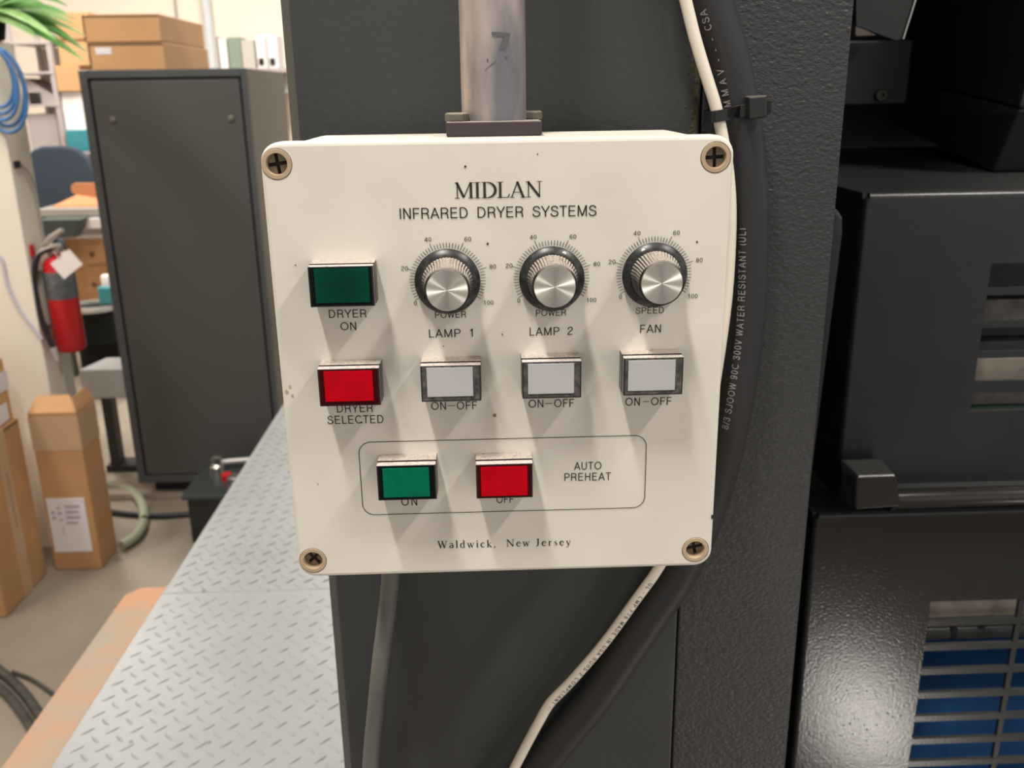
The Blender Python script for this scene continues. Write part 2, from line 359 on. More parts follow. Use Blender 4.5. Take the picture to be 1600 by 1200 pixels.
def serif(txt, sp):
    vs = []; fs = []; x = 0
    for ch in txt:
        st, adv = SER[ch]
        for pts, ws in st:
            P = [Vector((p[0], p[1])) for p in pts]; n0 = len(vs)
            for i, p in enumerate(P):
                d = (P[min(i+1, len(P)-1)] - P[max(i-1, 0)]).normalized(); nn = Vector((-d.y, d.x))*ws[i]/2
                vs += [(x+p.x+nn.x, p.y+nn.y), (x+p.x-nn.x, p.y-nn.y)]
            fs += [(n0+2*i, n0+2*i+1, n0+2*i+3, n0+2*i+2) for i in range(len(P)-1)]
        x += adv + sp
    return vs, fs
PY = -.0002      # print lies a hair in front of the lid face
def printed(vf, u0, v0, u1, v1, cap, caph=1.0, name='lettering', parent=None, label=None):
    a, b, c = at(u0, v0, Y=0), at(u1, v1, Y=0), at(u0, v0-cap, Y=0)
    vs, fs = vf; mn = min(x for x, y in vs); mx = max(x for x, y in vs)
    k = (b.x-a.x)/(mx-mn); h = (c.z-a.z)/caph; z = (a.z+b.z)/2; sl = (b.z-a.z)/(b.x-a.x)*.5
    M_ = MB(); M_.add([(a.x+(x-mn)*k, PY, z+y*h+((x-mn)*k-(b.x-a.x)/2)*sl) for x, y in vs], fs)
    o = M_.build(name, ink, parent)
    if label: o['label'] = label
    return o

# ================================================================== THE SETTING
MB().box(-5, 4, -3.5, 9, FL-.1, FL).build('floor', conc)['kind'] = 'structure'
MB().box(-5, 4, 7.6, 7.7, FL, CE).build('wall_back', wallm)['kind'] = 'structure'
MB().box(-5.1, -5, -3.5, 7.7, FL, CE).build('wall_left', wallm)['kind'] = 'structure'
MB().box(-5.1, 4, -3.5, 7.7, CE, CE+.1).build('ceiling', ceilm)['kind'] = 'structure'

# ================================================================== MACHINE (press) on the right
# column behind the control box: cover plate and rough frame
mc = thing('machine_column', (.04, .13, FL), 'tall charcoal textured steel column of the machine behind the white control box', 'machine frame')
MB().prism_z([(-.1035, .150), (-.1035, .1375), (-.0975, .130), (.1055, .130), (.1055, .150)], FL, CE).build('cover_plate', paint_l, mc, bevel=.001, seg=2)
tag(MB().box(.107, .1812, .1335, .60, FL, CE).build('side_frame', paint_r, mc, bevel=.0012), 'coarse orange-peel painted strip right of the seam')
MB().box(-.1015, .107, .150, .60, FL, CE).build('rear_body', paint, mc)
g = MB()
random.seed(3)
for k in range(46):      # grime bead along the cover plate's right edge
    zz = .086 + .055*random.random()**1.2; xx = .1045 - .010*random.random()*random.random()
    g.lathe([(.0002, .0), (.0006+.0005*random.random(), .0002), (.0002, .0009)], (xx, .1303, zz), 'y', 6)
g2 = []
for k in range(24):
    g2.append((.1043, .205 - .135*k/23))
for k in range(23, -1, -1):
    g2.append((.1043-.0028*(1-abs(k-15)/18)*(.5+random.random())-.0004, .205-.135*k/23))
g.prism_y(g2, .1297, .1302)
tag(g.build('grime', grime, mc), 'greenish grime along the seam edge', kind='stuff')
# sloped guard lip right of the column
gl = MB()
p0, p1, p2 = at(1318, 365, Y=.235), at(1262, 800, Y=.235), at(1304, 322, Y=.235)
gl.prism_y([(.186, -1.2), (p1.x-.001, -1.2), (p1.x, p1.z), (p0.x, p0.z), (p0.x-.001, p0.z+.010), (p0.x-.005, p0.z+.016), (p0.x-.012, p0.z+.018), (.186, p0.z+.018)], .235, .252)
tag(gl.build('guard_lip', coverm, bevel=.003, seg=3), 'narrow rounded dark guard lip standing right beside the textured machine column', 'guard')

# rear body of the press, dark
rb = thing('press_body', (.8, 1.0, FL), 'black press body filling the gap behind the two dark covers', 'machine')
MB().box(.186, 2.2, .95, 1.2, FL, CE).build('rear_panel', blackm, rb)
MB().box(.1865, .215, .55, .95, FL, CE).build('side_wall', darkm, rb)

# ---- upper cover
YC = .35
x0 = at(1348, 430, Y=YC).x; zt = at(1475, 309, Y=YC).z; zb = at(1450, 771, Y=YC).z; xr = .80
slots = []
for (ul, va, vb) in ((1548, 411, 450), (1541, 461, 501), (1532, 512, 549), (1524, 559, 595), (1516, 613, 641)):
    slots.append((at(ul, (va+vb)/2, Y=YC).x, at(1575, va, Y=YC).z, at(1575, vb, Y=YC).z))
uc = thing('slotted_upper_cover', (x0, YC, zb), 'dark grey upper machine cover with five horizontal slots', 'machine cover')
xs = sum(s[0] for s in slots)/len(slots); xe = xs+.22
c = MB()
c.box(x0, xs, YC, YC+.004, zb, zt); c.box(xe, xr, YC, YC+.004, zb, zt)
zz = zt
for s in slots:
    c.box(xs, xe, YC, YC+.004, s[1], zz); zz = s[2]
c.box(xs, xe, YC, YC+.004, zb, zz)
c.build('front_sheet', coverm, uc)
c = MB()
rr = .0045
for i in range(6):     # rolled edge along the top and the left side
    a, b = pi/2*i/6, pi/2*(i+1)/6
    c.add([(x0, YC+rr-rr*cos(a), zt+rr*sin(a)), (xr, YC+rr-rr*cos(a), zt+rr*sin(a)), (xr, YC+rr-rr*cos(b), zt+rr*sin(b)), (x0, YC+rr-rr*cos(b), zt+rr*sin(b))], [(0, 1, 2, 3)])
    c.add([(x0-rr*sin(a), YC+rr-rr*cos(a), zb), (x0-rr*sin(a), YC+rr-rr*cos(a), zt), (x0-rr*sin(b), YC+rr-rr*cos(b), zt), (x0-rr*sin(b), YC+rr-rr*cos(b), zb)], [(0, 1, 2, 3)])
c.build('rolled_edge', coverm, uc, smooth=True)
c = MB(); c.box(x0-rr, xr, YC+rr, .90, zt+rr-.003, zt+rr); c.build('top_sheet', coverm, uc)
c = MB(); c.box(x0-rr, x0-rr+.003, YC+rr, .80, zb, zt+rr-.003); c.build('side_sheet', coverm, uc)
# things behind the slots
def rod(name, m_, px, v0, v1, Y, label, cat, group=None, x1=.78, x_start=None):
    za, zb_ = at(1575, v0, Y=Y).z, at(1575, v1, Y=Y).z; r = abs(za-zb_)/2; xx = x_start if x_start is not None else at(px, (v0+v1)/2, Y=Y).x
    o = MB().lathe([(r*.98, 0), (r, .002), (r, x1-xx-.002), (r*.98, x1-xx)], (xx, Y+r, (za+zb_)/2), 'x', 24).build(name, m_, smooth=True)
    return tag(o, label, cat, group)
def plate(name, m_, v0, v1, Y, label, cat, xx=None, d=.02):
    za, zb_ = at(1575, v0, Y=Y).z, at(1575, v1, Y=Y).z; xx = xx if xx is not None else xs-.05
    return tag(MB().box(xx, .78, Y, Y+d, zb_, za).build(name, m_, bevel=.001), label, cat)
plate('roller_guide', rollg, 467, 500, .385, 'brownish grey steel bar behind the second cover slot', 'bar')
plate('dark_crossbar', rolld, 533, 556, .385, 'dark crossbar behind the bottom of the third cover slot', 'bar')
plate('pale_crossbar', rollm, 559, 600, .385, 'pale speckled bar behind the fourth cover slot', 'bar')
plate('steel_strip', rollg, 606, 632, .39, 'grey steel strip at the top of the lowest cover slot', 'bar')
plate('green_casting', greenm, 636, 652, .385, 'dark green casting at the bottom of the lowest cover slot', 'machine part')

# ---- latch block and hinge rod between covers
YL = .315
lb = thing('latch_block', at(1370, 800, Y=YL), 'black glossy chamfered latch block on the hinge rod between the covers', 'latch')
a, b, c_, d_ = at(1338, 797, Y=YL), at(1408, 792, Y=YL), at(1401, 742, Y=YL), at(1339, 744, Y=YL)
y2 = YL+.024; tz = at(1355, 716, Y=y2).z
l = MB()
l.add([a, b, c_, d_, (a.x-.010, YL+.012, a.z+.004), (b.x, y2, b.z), (c_.x-.002, y2, tz), (d_.x-.006, y2, tz), (a.x-.010, y2+.012, a.z+.004), (d_.x-.008, YL+.012, d_.z-.002)],
      [(0, 1, 2, 3), (3, 2, 6, 7), (1, 5, 6, 2), (0, 3, 9, 4), (3, 7, 9), (0, 4, 8, 5, 1), (5, 8, 7, 6), (4, 9, 7, 8)])
l.build('block', mat('latch_black', (.016, .015, .015), .22, bump=.05, bscale=300), lb, bevel=.0018, seg=3)
rz = at(1500, 783, Y=YL+.01).z; rr_ = abs(at(1500, 769, Y=YL+.01).z-at(1500, 797, Y=YL+.01).z)/2
rodm = mat('rod_black', (.03, .028, .027), .25, .3)
MB().lathe([(rr_*.9, 0), (rr_, .001), (rr_, .46), (rr_*.9, .461)], (b.x-.004, YL+.01+rr_, rz), 'x', 28).build('hinge_rod', rodm, lb, smooth=True)
MB().lathe([(rr_*1.25, 0), (rr_*1.25, .0035)], (b.x-.003, YL+.01+rr_, rz), 'x', 28).build('collar', darkm, lb, smooth=True)
MB().box(x0+.02, .70, YL+.012+rr_*1.6, YC-.0005, rz-.006, rz+.006).build('hinge_leaf', coverm, lb)

# ---- lower guard with grille
x1_ = at(1278, 830, Y=YC).x; zt2 = at(1440, 806, Y=YC).z; zb2 = FL+.05
lg = thing('lower_guard', (x1_, YC, FL), 'dark lower machine guard with a rectangular grille window', 'machine guard')
rows = [(939, 966, 1455), (977, 1004, 1448), (1013, 1041, 1440), (1050, 1079, 1434), (1088, 1116, 1427), (1125, 1153, 1420), (1161, 1189, 1414)]
zs = [(at(1500, va, Y=YC).z, at(1500, vb, Y=YC).z) for va, vb, _ in rows]
pit = (zs[0][0]-zs[-1][0])/6; op = sum(q[0]-q[1] for q in zs)/7
gx0 = at(1448, 985, Y=YC).x; gb0, gb1 = at(1586, 985, Y=YC).x-.0, at(1594, 985, Y=YC).x; cw = gb0-gx0; NC = 3; NR = 10
gx1 = gx0 + NC*cw + (NC-1)*(gb1-gb0); gz0 = zs[0][0]; gz1 = gz0-(NR-1)*pit-op
f_ = MB()
f_.box(x1_, gx0, YC, YC+.004, zb2, zt2); f_.box(gx1, xr, YC, YC+.004, zb2, zt2)
f_.box(gx0, gx1, YC, YC+.004, gz0, zt2); f_.box(gx0, gx1, YC, YC+.004, zb2, gz1)
f_.build('front_sheet', guardm, lg)
c = MB()
for i in range(6):
    a, b = pi/2*i/6, pi/2*(i+1)/6
    c.add([(x1_, YC+rr-rr*cos(a), zt2+rr*sin(a)), (xr, YC+rr-rr*cos(a), zt2+rr*sin(a)), (xr, YC+rr-rr*cos(b), zt2+rr*sin(b)), (x1_, YC+rr-rr*cos(b), zt2+rr*sin(b))], [(0, 1, 2, 3)])
    c.add([(x1_-rr*sin(a), YC+rr-rr*cos(a), zb2), (x1_-rr*sin(a), YC+rr-rr*cos(a), zt2), (x1_-rr*sin(b), YC+rr-rr*cos(b), zt2), (x1_-rr*sin(b), YC+rr-rr*cos(b), zb2)], [(0, 1, 2, 3)])
c.build('rolled_edge', coverm, lg, smooth=True)
MB().box(x1_-rr, xr, YC+rr, YC+.05, zt2+rr-.003, zt2+rr).build('top_flange', coverm, lg)
MB().box(x1_-rr, x1_-rr+.003, YC+rr, .55, zb2, zt2+rr-.003).build('side_sheet', coverm, lg)
sk = MB(); random.seed(21)
for k in range(34):
    p = at(1350+random.gauss(0, 45), 1130+random.gauss(0, 38), Y=YC); r = random.uniform(.0003, .0008)
    if p.x < gx0-.004: sk.prism_y([(p.x+r*cos(q*pi/3), p.z+r*sin(q*pi/3)) for q in range(6)], YC-.0002, YC+.0002)
tag(sk.build('dirt_specks', darkm, lg), 'dark dirt specks on the lower left of the guard', kind='stuff')
for i in range(NR-1):
    z_ = gz0-op-i*pit
    MB().box(gx0, gx1, YC, YC+.004, z_-(pit-op), z_).build('grille_bar', coverm, lg)
for j in range(NC-1):
    x_ = gx0+cw+j*(cw+gb1-gb0)
    MB().box(x_, x_+gb1-gb0, YC+.0005, YC+.0045, gz1, gz0).build('grille_post', coverm, lg)
YB = .375
rod('pale_roller', rollm, 1400, 925, 972, YB, 'pale dusty roller behind the top row of the grille', 'roller', x_start=x1_+.03)
rod('dark_roller', rolld, 1400, 978, 1002, YB, 'dark polished roller behind the second grille row', 'roller', x_start=x1_+.03)
MB().box(0, 0.001, 0, 0.001, 0, .001)
rod('roller_ring', darkm, 1494, 975, 1004, YB-.001, 'thin black ring around the dark roller behind the grille', 'ring', x_start=at(1487, 990, Y=YB).x, x1=at(1496, 990, Y=YB).x)
zd = at(1500, 1010, Y=YB).z
bd = [(YB+.02+.20-.20*cos(R_(q)), zd-.20+.20*sin(R_(q))) for q in range(62, -91, -9)]
tag(MB().prism_x([(YB+.35, zd-.02)]+bd+[(YB+.35, zd-.40)], x1_+.03, .78).build('blue_drum_cover', blues, smooth=True), 'curved blue painted drum cover seen through the lower grille', 'machine part')

# ---- dark castings above the upper cover
hb = thing('overhanging_housing', at(1548, 270, Y=.52), 'large near-black angular housing overhanging the upper cover', 'machine housing')
A = at(1550, 270, Y=.50); B = at(1592, 170, Y=.47); A2 = at(1436, 192, Y=.80); xr2 = .9
h_ = MB()
h_.hexa([A, (xr2, A.y, A.z), (xr2, .9, A.z+.02), (A2.x, .9, A2.z)],
        [B+Vector((0, 0, .0)), (xr2, B.y, B.z), (xr2, .9, B.z+.02), (A2.x+.02, .9, A2.z+.05)])
h_.hexa([B, (xr2, B.y, B.z), (xr2, .9, B.z+.02), (A2.x+.02, .9, A2.z+.05)],
        [(B.x+.07, B.y, .65), (xr2, B.y, .65), (xr2, .9, .65), (A2.x+.07, .9, .65)])
h_.build('casting', blackm, hb, bevel=.003)
bk = thing('bolted_bracket', at(1380, 165, Y=.62), 'black square bracket with a socket bolt above the upper cover', 'bracket')
k0, k1 = at(1328, 165, Y=.62), at(1428, 62, Y=.62)
MB().box(.217, k1.x, .62, .70, k0.z, k1.z).build('block', blackm, bk, bevel=.002)
bc = at(1378, 149, Y=.615)
MB().lathe([(.0062, 0), (.0062, .004), (.0052, .005), (.0030, .005), (.0028, .002)], (bc.x, .620, bc.z), 'y', 20).build('socket_bolt', mat('black_bolt', (.06, .055, .05), .35, .6), bk, smooth=True)
br = thing('angled_flap', at(1400, 60, Y=.50), 'dark sheet-metal flap with a light scratched edge at the top of the machine', 'flap')
q = [at(1338, 40, Y=.50), at(1400, 63, Y=.50), at(1412, 60, Y=.50), at(1432, -8, Y=.50), at(1440, -60, Y=.50), at(1338, -60, Y=.50)]
MB().prism_y([(p.x, p.z) for p in q], .50, .504).build('sheet', mat('flap_paint', (.022, .022, .022), .4), br)
e0, e1 = at(1411, 61, Y=.499), at(1432, -6, Y=.499)
MB().tube([e0, e1, at(1441, -60, Y=.499)], .0009, 6).build('worn_edge', chrome, br)  # thin pale metal line along the flap's edge
tg = [at(1337, 39, Y=.6), at(1369, 55, Y=.6), at(1337, 56, Y=.6)]
tag(MB().prism_y([(p.x, p.z) for p in tg], .6, .61).build('pale_wedge', mat('pale_metal', (.22, .17, .14), .6)), 'small pale wedge peeking out under the angled flap', 'metal piece')
q0, q1 = at(1440, 55, Y=.905), at(1700, -40, Y=.905)
tag(MB().box(q0.x, q1.x, .905, .94, q0.z, q1.z+.1).build('dark_crossmember', mat('crossmember_paint', (.020, .020, .019), .5), bevel=.004), 'dark crossmember at the top right behind the angled flap', 'machine part')

# ================================================================== CONTROL BOX
cb = thing('control_box', (0, .045, -.09), 'cream wall-style dryer control box hanging from the steel pole in front of the dark column', 'control panel')
body = MB().prism_y(rrect(-.0865, .0878, -.088, .0893, .009, 6), .012, .088).build('enclosure_body', cream, cb)
lidp = rrect(-.0886, .0896, -.0906, .0906, .0075, 7)
lid = MB().prism_y(lidp, 0, .0115).build('lid', cream, cb, bevel=.0016, seg=3)
SC = [at(432, 256.5, Y=0), at(1118.5, 246, Y=0), at(489, 876, Y=0), at(1086.5, 859, Y=0)]
# the four countersunk holes are cut into the lid
for i, p in enumerate(SC):
    cm = MB().lathe([(.0059, -.02), (.0059, .01)], (p.x, 0, p.z), 'y', 40)
    off = Vector((0, 0, 0))
    co = cm.build('tmp_cut', None)
    md = lid.modifiers.new('hole', 'BOOLEAN'); md.object = co; md.operation = 'DIFFERENCE'; md.solver = 'EXACT'
bpy.context.view_layer.update()
dg = bpy.context.evaluated_depsgraph_get()
newm = bpy.data.meshes.new_from_object(lid.evaluated_get(dg)); lid.modifiers.clear(); lid.data = newm
for o in [o for o in COL.objects if o.name.startswith('tmp_cut')]: bpy.data.objects.remove(o)
rot = [8, 3, 42, 12]
for i, p in enumerate(SC):
    rim = MB()
    n = 40; prof = [(.0056, -.0008), (.0057, -.0002), (.0055, .0002), (.0041, .0002), (.0039, -.0003), (.0038, -.0042)]
    vs = []; fs = []
    for r, h in prof:
        for k in range(n):
            a = 2*pi*k/n; vs.append((p.x+r*cos(a), -h, p.z+r*sin(a)))
    for j in range(len(prof)-1):
        for k in range(n): fs.append((j*n+k, j*n+(k+1) % n, (j+1)*n+(k+1) % n, (j+1)*n+k))
    rim.add(vs, fs); sc = rim.build('corner_screw', tan, cb, smooth=True)
    hd = MB(); wsl = .0007; yb = .0022 if i < 2 else .003
    for qd in range(4):      # four raised quadrants leave a real cross recess between them
        a0 = R_(rot[i]) + qd*pi/2; pts = []
        rr3 = .00385; e = math.asin(wsl/rr3)
        loc = [(wsl, wsl)] + [(rr3*cos(e+(pi/2-2*e)*k/8), rr3*sin(e+(pi/2-2*e)*k/8)) for k in range(9)]
        for lx, lz in loc: pts.append((p.x+lx*cos(a0)-lz*sin(a0), p.z+lx*sin(a0)+lz*cos(a0)))
        hd.prism_y(pts, yb, .0052)
    hd.build('screw_head', tan_dark, sc)
    MB().prism_y(disc((p.x, p.z), .0041, 24), .0053, .0058).build('recess_floor', recess, sc)

# printed lettering
P = lambda txt, *a, **k: printed(sans(txt, k.pop('sp', .08)), *a, caph=CAPH, parent=cb, **k)
printed(serif('MIDLAN', -.02), 710.5, 310, 847, 308, 25, 1.0, parent=cb, label='large serif heading')
P('INFRARED  DRYER  SYSTEMS', 625, 342, 932, 337.5, 17, sp=.04)
P('DRYER', 514.5, 496.5, 573, 496, 12.5); P('ON', 532.5, 516, 557, 515.5, 12.5)
P('LAMP  1', 670.5, 527.3, 739, 526, 12.7); P('LAMP  2', 827.5, 524.3, 895, 523, 12.7); P('FAN', 1000, 520.3, 1032.5, 519.3, 12.7)
P('POWER', 680, 497, 728.5, 496, 10); P('POWER', 837.5, 494, 884.5, 493, 10); P('SPEED', 993, 490.3, 1037, 489.3, 10)
P('DRYER', 527, 644.3, 583, 643.5, 12.7); P('SELECTED', 512, 662.3, 599.5, 661, 12.7)
P('ON', 674, 640.3, 697, 640, 12.3); P('OFF', 714, 639.7, 745.5, 639, 12.3)
P('ON', 826, 637, 849, 636.5, 12.3); P('OFF', 866, 636.2, 897, 635.4, 12.3)
P('ON', 977, 634, 999.5, 633.5, 12.3); P('OFF', 1017, 633.2, 1049, 632.4, 12.3)
for u0, u1, v in ((699, 711, 634), (851, 863, 630.7), (1004.5, 1014.5, 627.7)):
    a, b = at(u0, v, Y=0), at(u1, v, Y=0); MB().box(a.x, b.x, PY, PY+.00004, a.z-.00012, a.z+.00012).build('printed_dash', ink, cb)
P('AUTO', 897, 734, 939.5, 733, 12); P('PREHEAT', 882, 751, 954.5, 750, 12)
P('ON', 627.5, 790, 652, 789.5, 12.5, sp=.2); P('OFF', 776, 786, 802.5, 785.4, 12)
printed(serif('Waldwick,  New Jersey', .14), 683.5, 856, 892, 852, 11.3, 1.0, parent=cb, label='small serif line at the bottom')
# rounded printed frame around the preheat buttons
fx0, fx1, fz0, fz1 = at(563, 745, Y=0).x, at(1009, 740, Y=0).x, at(790, 799, Y=0).z, at(780, 685, Y=0).z
o1, o2 = rrect(fx0, fx1, fz0, fz1, .0052, 8), rrect(fx0+.0003, fx1-.0003, fz0+.0003, fz1-.0003, .0049, 8); n = len(o1)
MB().add([(x, PY, z) for x, z in o1]+[(x, PY, z) for x, z in o2], [(i, (i+1) % n, n+(i+1) % n, n+i) for i in range(n)]).build('printed_frame', ink, cb)

# push buttons: (label, front x0,y0,x1,y1 ; inner x0,y0,x1,y1 ; lens, border)
ringg = mat('green_lens_dark', (.0, .06, .033), .2, spec=.15)
nt = ringg.node_tree
tc = nt.nodes.new('ShaderNodeTexCoord'); mp = nt.nodes.new('ShaderNodeMapping'); mp.inputs['Location'].default_value = (.0, 0, 0)
wv = nt.nodes.new('ShaderNodeTexWave'); wv.wave_type = 'RINGS'; wv.rings_direction = 'SPHERICAL'; wv.inputs['Scale'].default_value = 62; wv.inputs['Distortion'].default_value = .3
mx = nt.nodes.new('ShaderNodeMix'); mx.data_type = 'RGBA'; mx.inputs[6].default_value = (0, .028, .016, 1); mx.inputs[7].default_value = (.001, .060, .035, 1)
nt.links.new(tc.outputs['Object'], mp.inputs[0]); nt.links.new(mp.outputs[0], wv.inputs[0]); nt.links.new(wv.outputs[0], mx.inputs[0]); nt.links.new(mx.outputs[2], nt.nodes['Principled BSDF'].inputs['Base Color'])
BT = [('dark green lens push button', (482, 416, 584.5, 480), (492, 419, 577, 473), ringg, grnb, True),
      ('red lens push button above the word SELECTED', (497, 576, 594, 635), (507, 579.5, 583, 627), redl, redb, False),
      ('white lens push button below LAMP 1', (657, 571, 752, 628), (667, 574, 739, 619.5), whl, whb, False),
      ('white lens push button below LAMP 2', (815.5, 565, 909, 623), (825, 568, 897, 615), whl, whb, False),
      ('white lens push button below FAN', (974, 559, 1068, 618), (981.5, 562.5, 1055, 610), whl, whb, False),
      ('bright green lens push button inside the printed frame', (589, 727, 682, 782), (598.5, 731, 671, 776.5), grn, grnb, False),
      ('red lens push button inside the printed frame', (743.5, 725, 833, 779), (751.5, 729, 824, 774.5), redl, redb, False)]
YF = -.0114
lens_tops = mat('lens_cap_side', (.03, .028, .03), .25, dust=1.0, dustcol=(.66, .58, .54))
for lab, fo, inn, lm, bm_, big in BT:
    um, vm = (fo[0]+fo[2])/2, (fo[1]+fo[3])/2
    X0, X1 = at(fo[0], vm, Y=YF).x, at(fo[2], vm, Y=YF).x; Z1, Z0 = at(um, fo[1], Y=YF).z, at(um, fo[3], Y=YF).z
    pb = MB().box(X0, X1, .004, -.0068, Z0, Z1+.0004).build('push_button', blackp, cb, bevel=.0004); pb['label'] = lab
    MB().box(X0+.0006, X1-.0006, -.0066, -.0078, Z0+.0006, Z1-.0008).build('neck', darkm, pb)
    MB().box(X0+.0001, X1-.0001, -.0074, YF+.0002, Z0+.0001, Z1).build('lens_cap', lens_tops, pb, bevel=.0003)
    # dark border glass and the coloured window in it
    MB().box(X0+.0007, X1-.0007, YF+.0002, YF, Z0+.0007, Z1-.0004).build('lens_border', bm_, pb)
    um, vm = (inn[0]+inn[2])/2, (inn[1]+inn[3])/2
    x_0, x_1 = at(inn[0], vm, Y=YF).x, at(inn[2], vm, Y=YF).x; z_1, z_0 = at(um, inn[1], Y=YF).z, at(um, inn[3], Y=YF).z
    ln = MB().box(x_0, x_1, YF+.0001, YF-.00025, z_0, z_1).build('lens', lm, pb, bevel=.0001)
    if big:   # centre the ring pattern on the lens
        cx, cz = (x_0+x_1)/2, (z_0+z_1)/2
        off = Vector((0, 0, 0)); q = pb
        while q: off += q.location; q = q.parent
        mp.inputs['Location'].default_value = (-(cx-off.x), 0, -(cz-off.z))

# rotary knobs with printed scales
NUM = [('0', 233, 988), ('20', 97, 552), ('40', 388, 192), ('60', 888, 188), ('80', 1200, 530), ('100', 1148, 980)]
c1 = at(699.5, 438.5, Y=0)
rel = [(s_, at(620+x/8, 350+y/8, Y=0)-c1) for s_, x, y in NUM]
KN = [('knob above LAMP 1', (699.5, 438.5), (717, 403.5), (698.5, 454)), ('knob above LAMP 2', (861.7, 434.5), (881, 397), (867, 448.5)), ('knob above FAN', (1021.5, 428.5), (1005.7, 392.3), (1034.5, 443))]
for lab, kc, dot, cc in KN:
    c = at(*kc, Y=0)
    tk = MB()
    for i in range(51):
        a = R_(210 - 240*i/50); long_ = i % 10 == 0
        r0, r1 = .0129, (.0149 if i % 50 == 0 else .0160 if long_ else .0148); hw = .00011
        d = Vector((cos(a), 0, sin(a))); nn = Vector((-sin(a), 0, cos(a)))*hw; o_ = Vector((c.x, PY, c.z))
        tk.add([o_+d*r0+nn, o_+d*r0-nn, o_+d*r1-nn, o_+d*r1+nn], [(0, 1, 2, 3)])
    tk.build('printed_scale', ink, cb)
    for s_, dv in rel:
        vs, fs = sans(s_, .1, .11); mn = min(x for x, y in vs); mx_ = max(x for x, y in vs); k = .00172/CAPH
        M_ = MB(); M_.add([(c.x+dv.x+(x-(mn+mx_)/2)*k*1.18, PY, c.z+dv.z+(y-CAPH/2)*k) for x, y in vs], fs); M_.build('scale_number', ink, cb)
    kb = MB().lathe([(.0120, -.002), (.0120, .0010), (.0127, .0014), (.0128, .0022), (.0124, .0028), (.0104, .0042), (.0098, .0044)], (c.x, 0, c.z), 'y', 64).build('rotary_knob', skirtm, cb, smooth=True)
    kb['label'] = lab
    cap = at(*cc, Y=-.0168); sh = Vector((cap.x-c.x, 0, cap.z-c.z))
    n = 96; g_ = MB(); vs = []; fs = []
    prof = [(.0100, .0040), (.0098, .0060), (.0089, .0080), (.0086, .0150), (.0086, .0158), (.0080, .0163), (.0079, .0160)]
    for j, (r, h) in enumerate(prof):
        f2 = min(1, max(0, (h-.004)/.012))
        for k in range(n):
            a = 2*pi*k/n; rr2 = r*(1-(.028 if (k % 2 and j < 4) else 0)); vs.append((c.x+sh.x*f2+rr2*cos(a), -h, c.z+sh.z*f2+rr2*sin(a)))
    for j in range(len(prof)-1):
        for k in range(n): fs.append((j*n+k, j*n+(k+1) % n, (j+1)*n+(k+1) % n, (j+1)*n+k))
    fs.append(tuple(range((len(prof)-1)*n, len(prof)*n)))
    g_.add(vs, fs); g_.build('fluted_grip', blackk, kb, smooth=False)
    cp = MB().lathe([(.0078, .0), (.0079, .0006), (.0077, .0009), (.0001, .0009)], (0, 0, 0), 'y', 64)
    co = cp.build('knob_cap', alu, None, smooth=True)
    co.parent = kb; co.location = Vector((cap.x, -.0159, cap.z)) - kb.location - cb.location
    dd = at(*dot, Y=-.0034)
    MB().lathe([(.0010, -.0008), (.0010, .0004), (.0007, .0007)], (dd.x, -.0030, dd.z), 'y', 16).build('indicator_dot', whited, kb, smooth=True)
# blemishes printed or chipped into the lid face
for u, v, r, m_, in ((727, 260, .00035, ink), (773, 649, .0006, mat('rust_spot', (.30, .14, .05), .7)), (462, 414, .0002, ink), (784.5, 522, .00022, ink), (693, 541, .0002, ink), (1089, 378, .0003, ink), (762, 381, .0004, ink), (565, 660, .0003, mat('red_fleck', (.3, .08, .06), .7)), (840, 241, .0002, ink), (497, 756, .00015, ink), (448, 612, .0006, mat('tan_stain', (.5, .4, .27), .7)), (453, 604, .0005, mat('tan_stain2', (.55, .45, .3), .7)), (457, 618, .0005, mat('tan_stain3', (.5, .41, .28), .7))):
    p = at(u, v, Y=0); MB().prism_y([(p.x+r*(1+.4*random.random())*cos(k*pi/4), p.z+r*(1+.6*random.random())*sin(k*pi/4)) for k in range(8)], PY, PY+.0001).build('speck', m_, cb)
p = at(1111.5, 808, Y=0); MB().prism_y([(p.x, p.z+.001), (p.x+.0006, p.z+.0012), (p.x+.0007, p.z-.0005), (p.x+.0002, p.z-.0012), (p.x-.0001, p.z)], PY, PY+.0001).build('edge_chip', ink, cb)

# ---- mounting pole
PX = (at(720, 100, Y=.05).x+at(822, 100, Y=.05).x)/2
mp_ = thing('mounting_pole', (PX, .066, .0895), 'scuffed vertical steel pole bolted on top of the cream control box', 'pole')
pr_ = (at(822, 100, Y=.066).x-at(720, 100, Y=.066).x)/2
MB().lathe([(pr_, .006), (pr_, CE-.0895-.001)], (PX, .066, .0895), 'z', 48).build('pipe', steel, mp_, smooth=True)
sm = MB()     # dark scuff marks on the pipe
def onpipe(u, v):
    p = at(u, v, Y=.066-pr_); dx = max(-.95, min(.95, (p.x-PX)/pr_)); return (p.x, .066-pr_*math.sqrt(1-dx*dx)-.0003, p.z)
for q_ in (((768, 50), (777, 50), (777, 57), (769, 57)), ((777, 50), (787, 51), (787, 57), (777, 57)), ((787, 51), (797, 51), (797, 57), (787, 57)), ((788, 56), (797, 56), (790, 76), (780, 78)), ((757, 111), (758, 109), (775, 94), (774, 97)), ((760, 92), (763, 92), (763, 97), (761, 98)), ((790, 88), (794, 88), (793, 93), (790, 92))):
    sm.add([onpipe(*p) for p in q_], [(0, 1, 2, 3)])
tag(sm.build('scuff_marks', mat('scuff', (.10, .095, .105), .6), mp_), 'dark scuff marks on the pipe', kind='stuff')
xf0, xf1 = at(697, 205, Y=.048).x, at(847, 205, Y=.048).x
MB().box(xf0, xf1, .048, .086, .0895, .0955).build('flange', flangem, mp_, bevel=.0006)
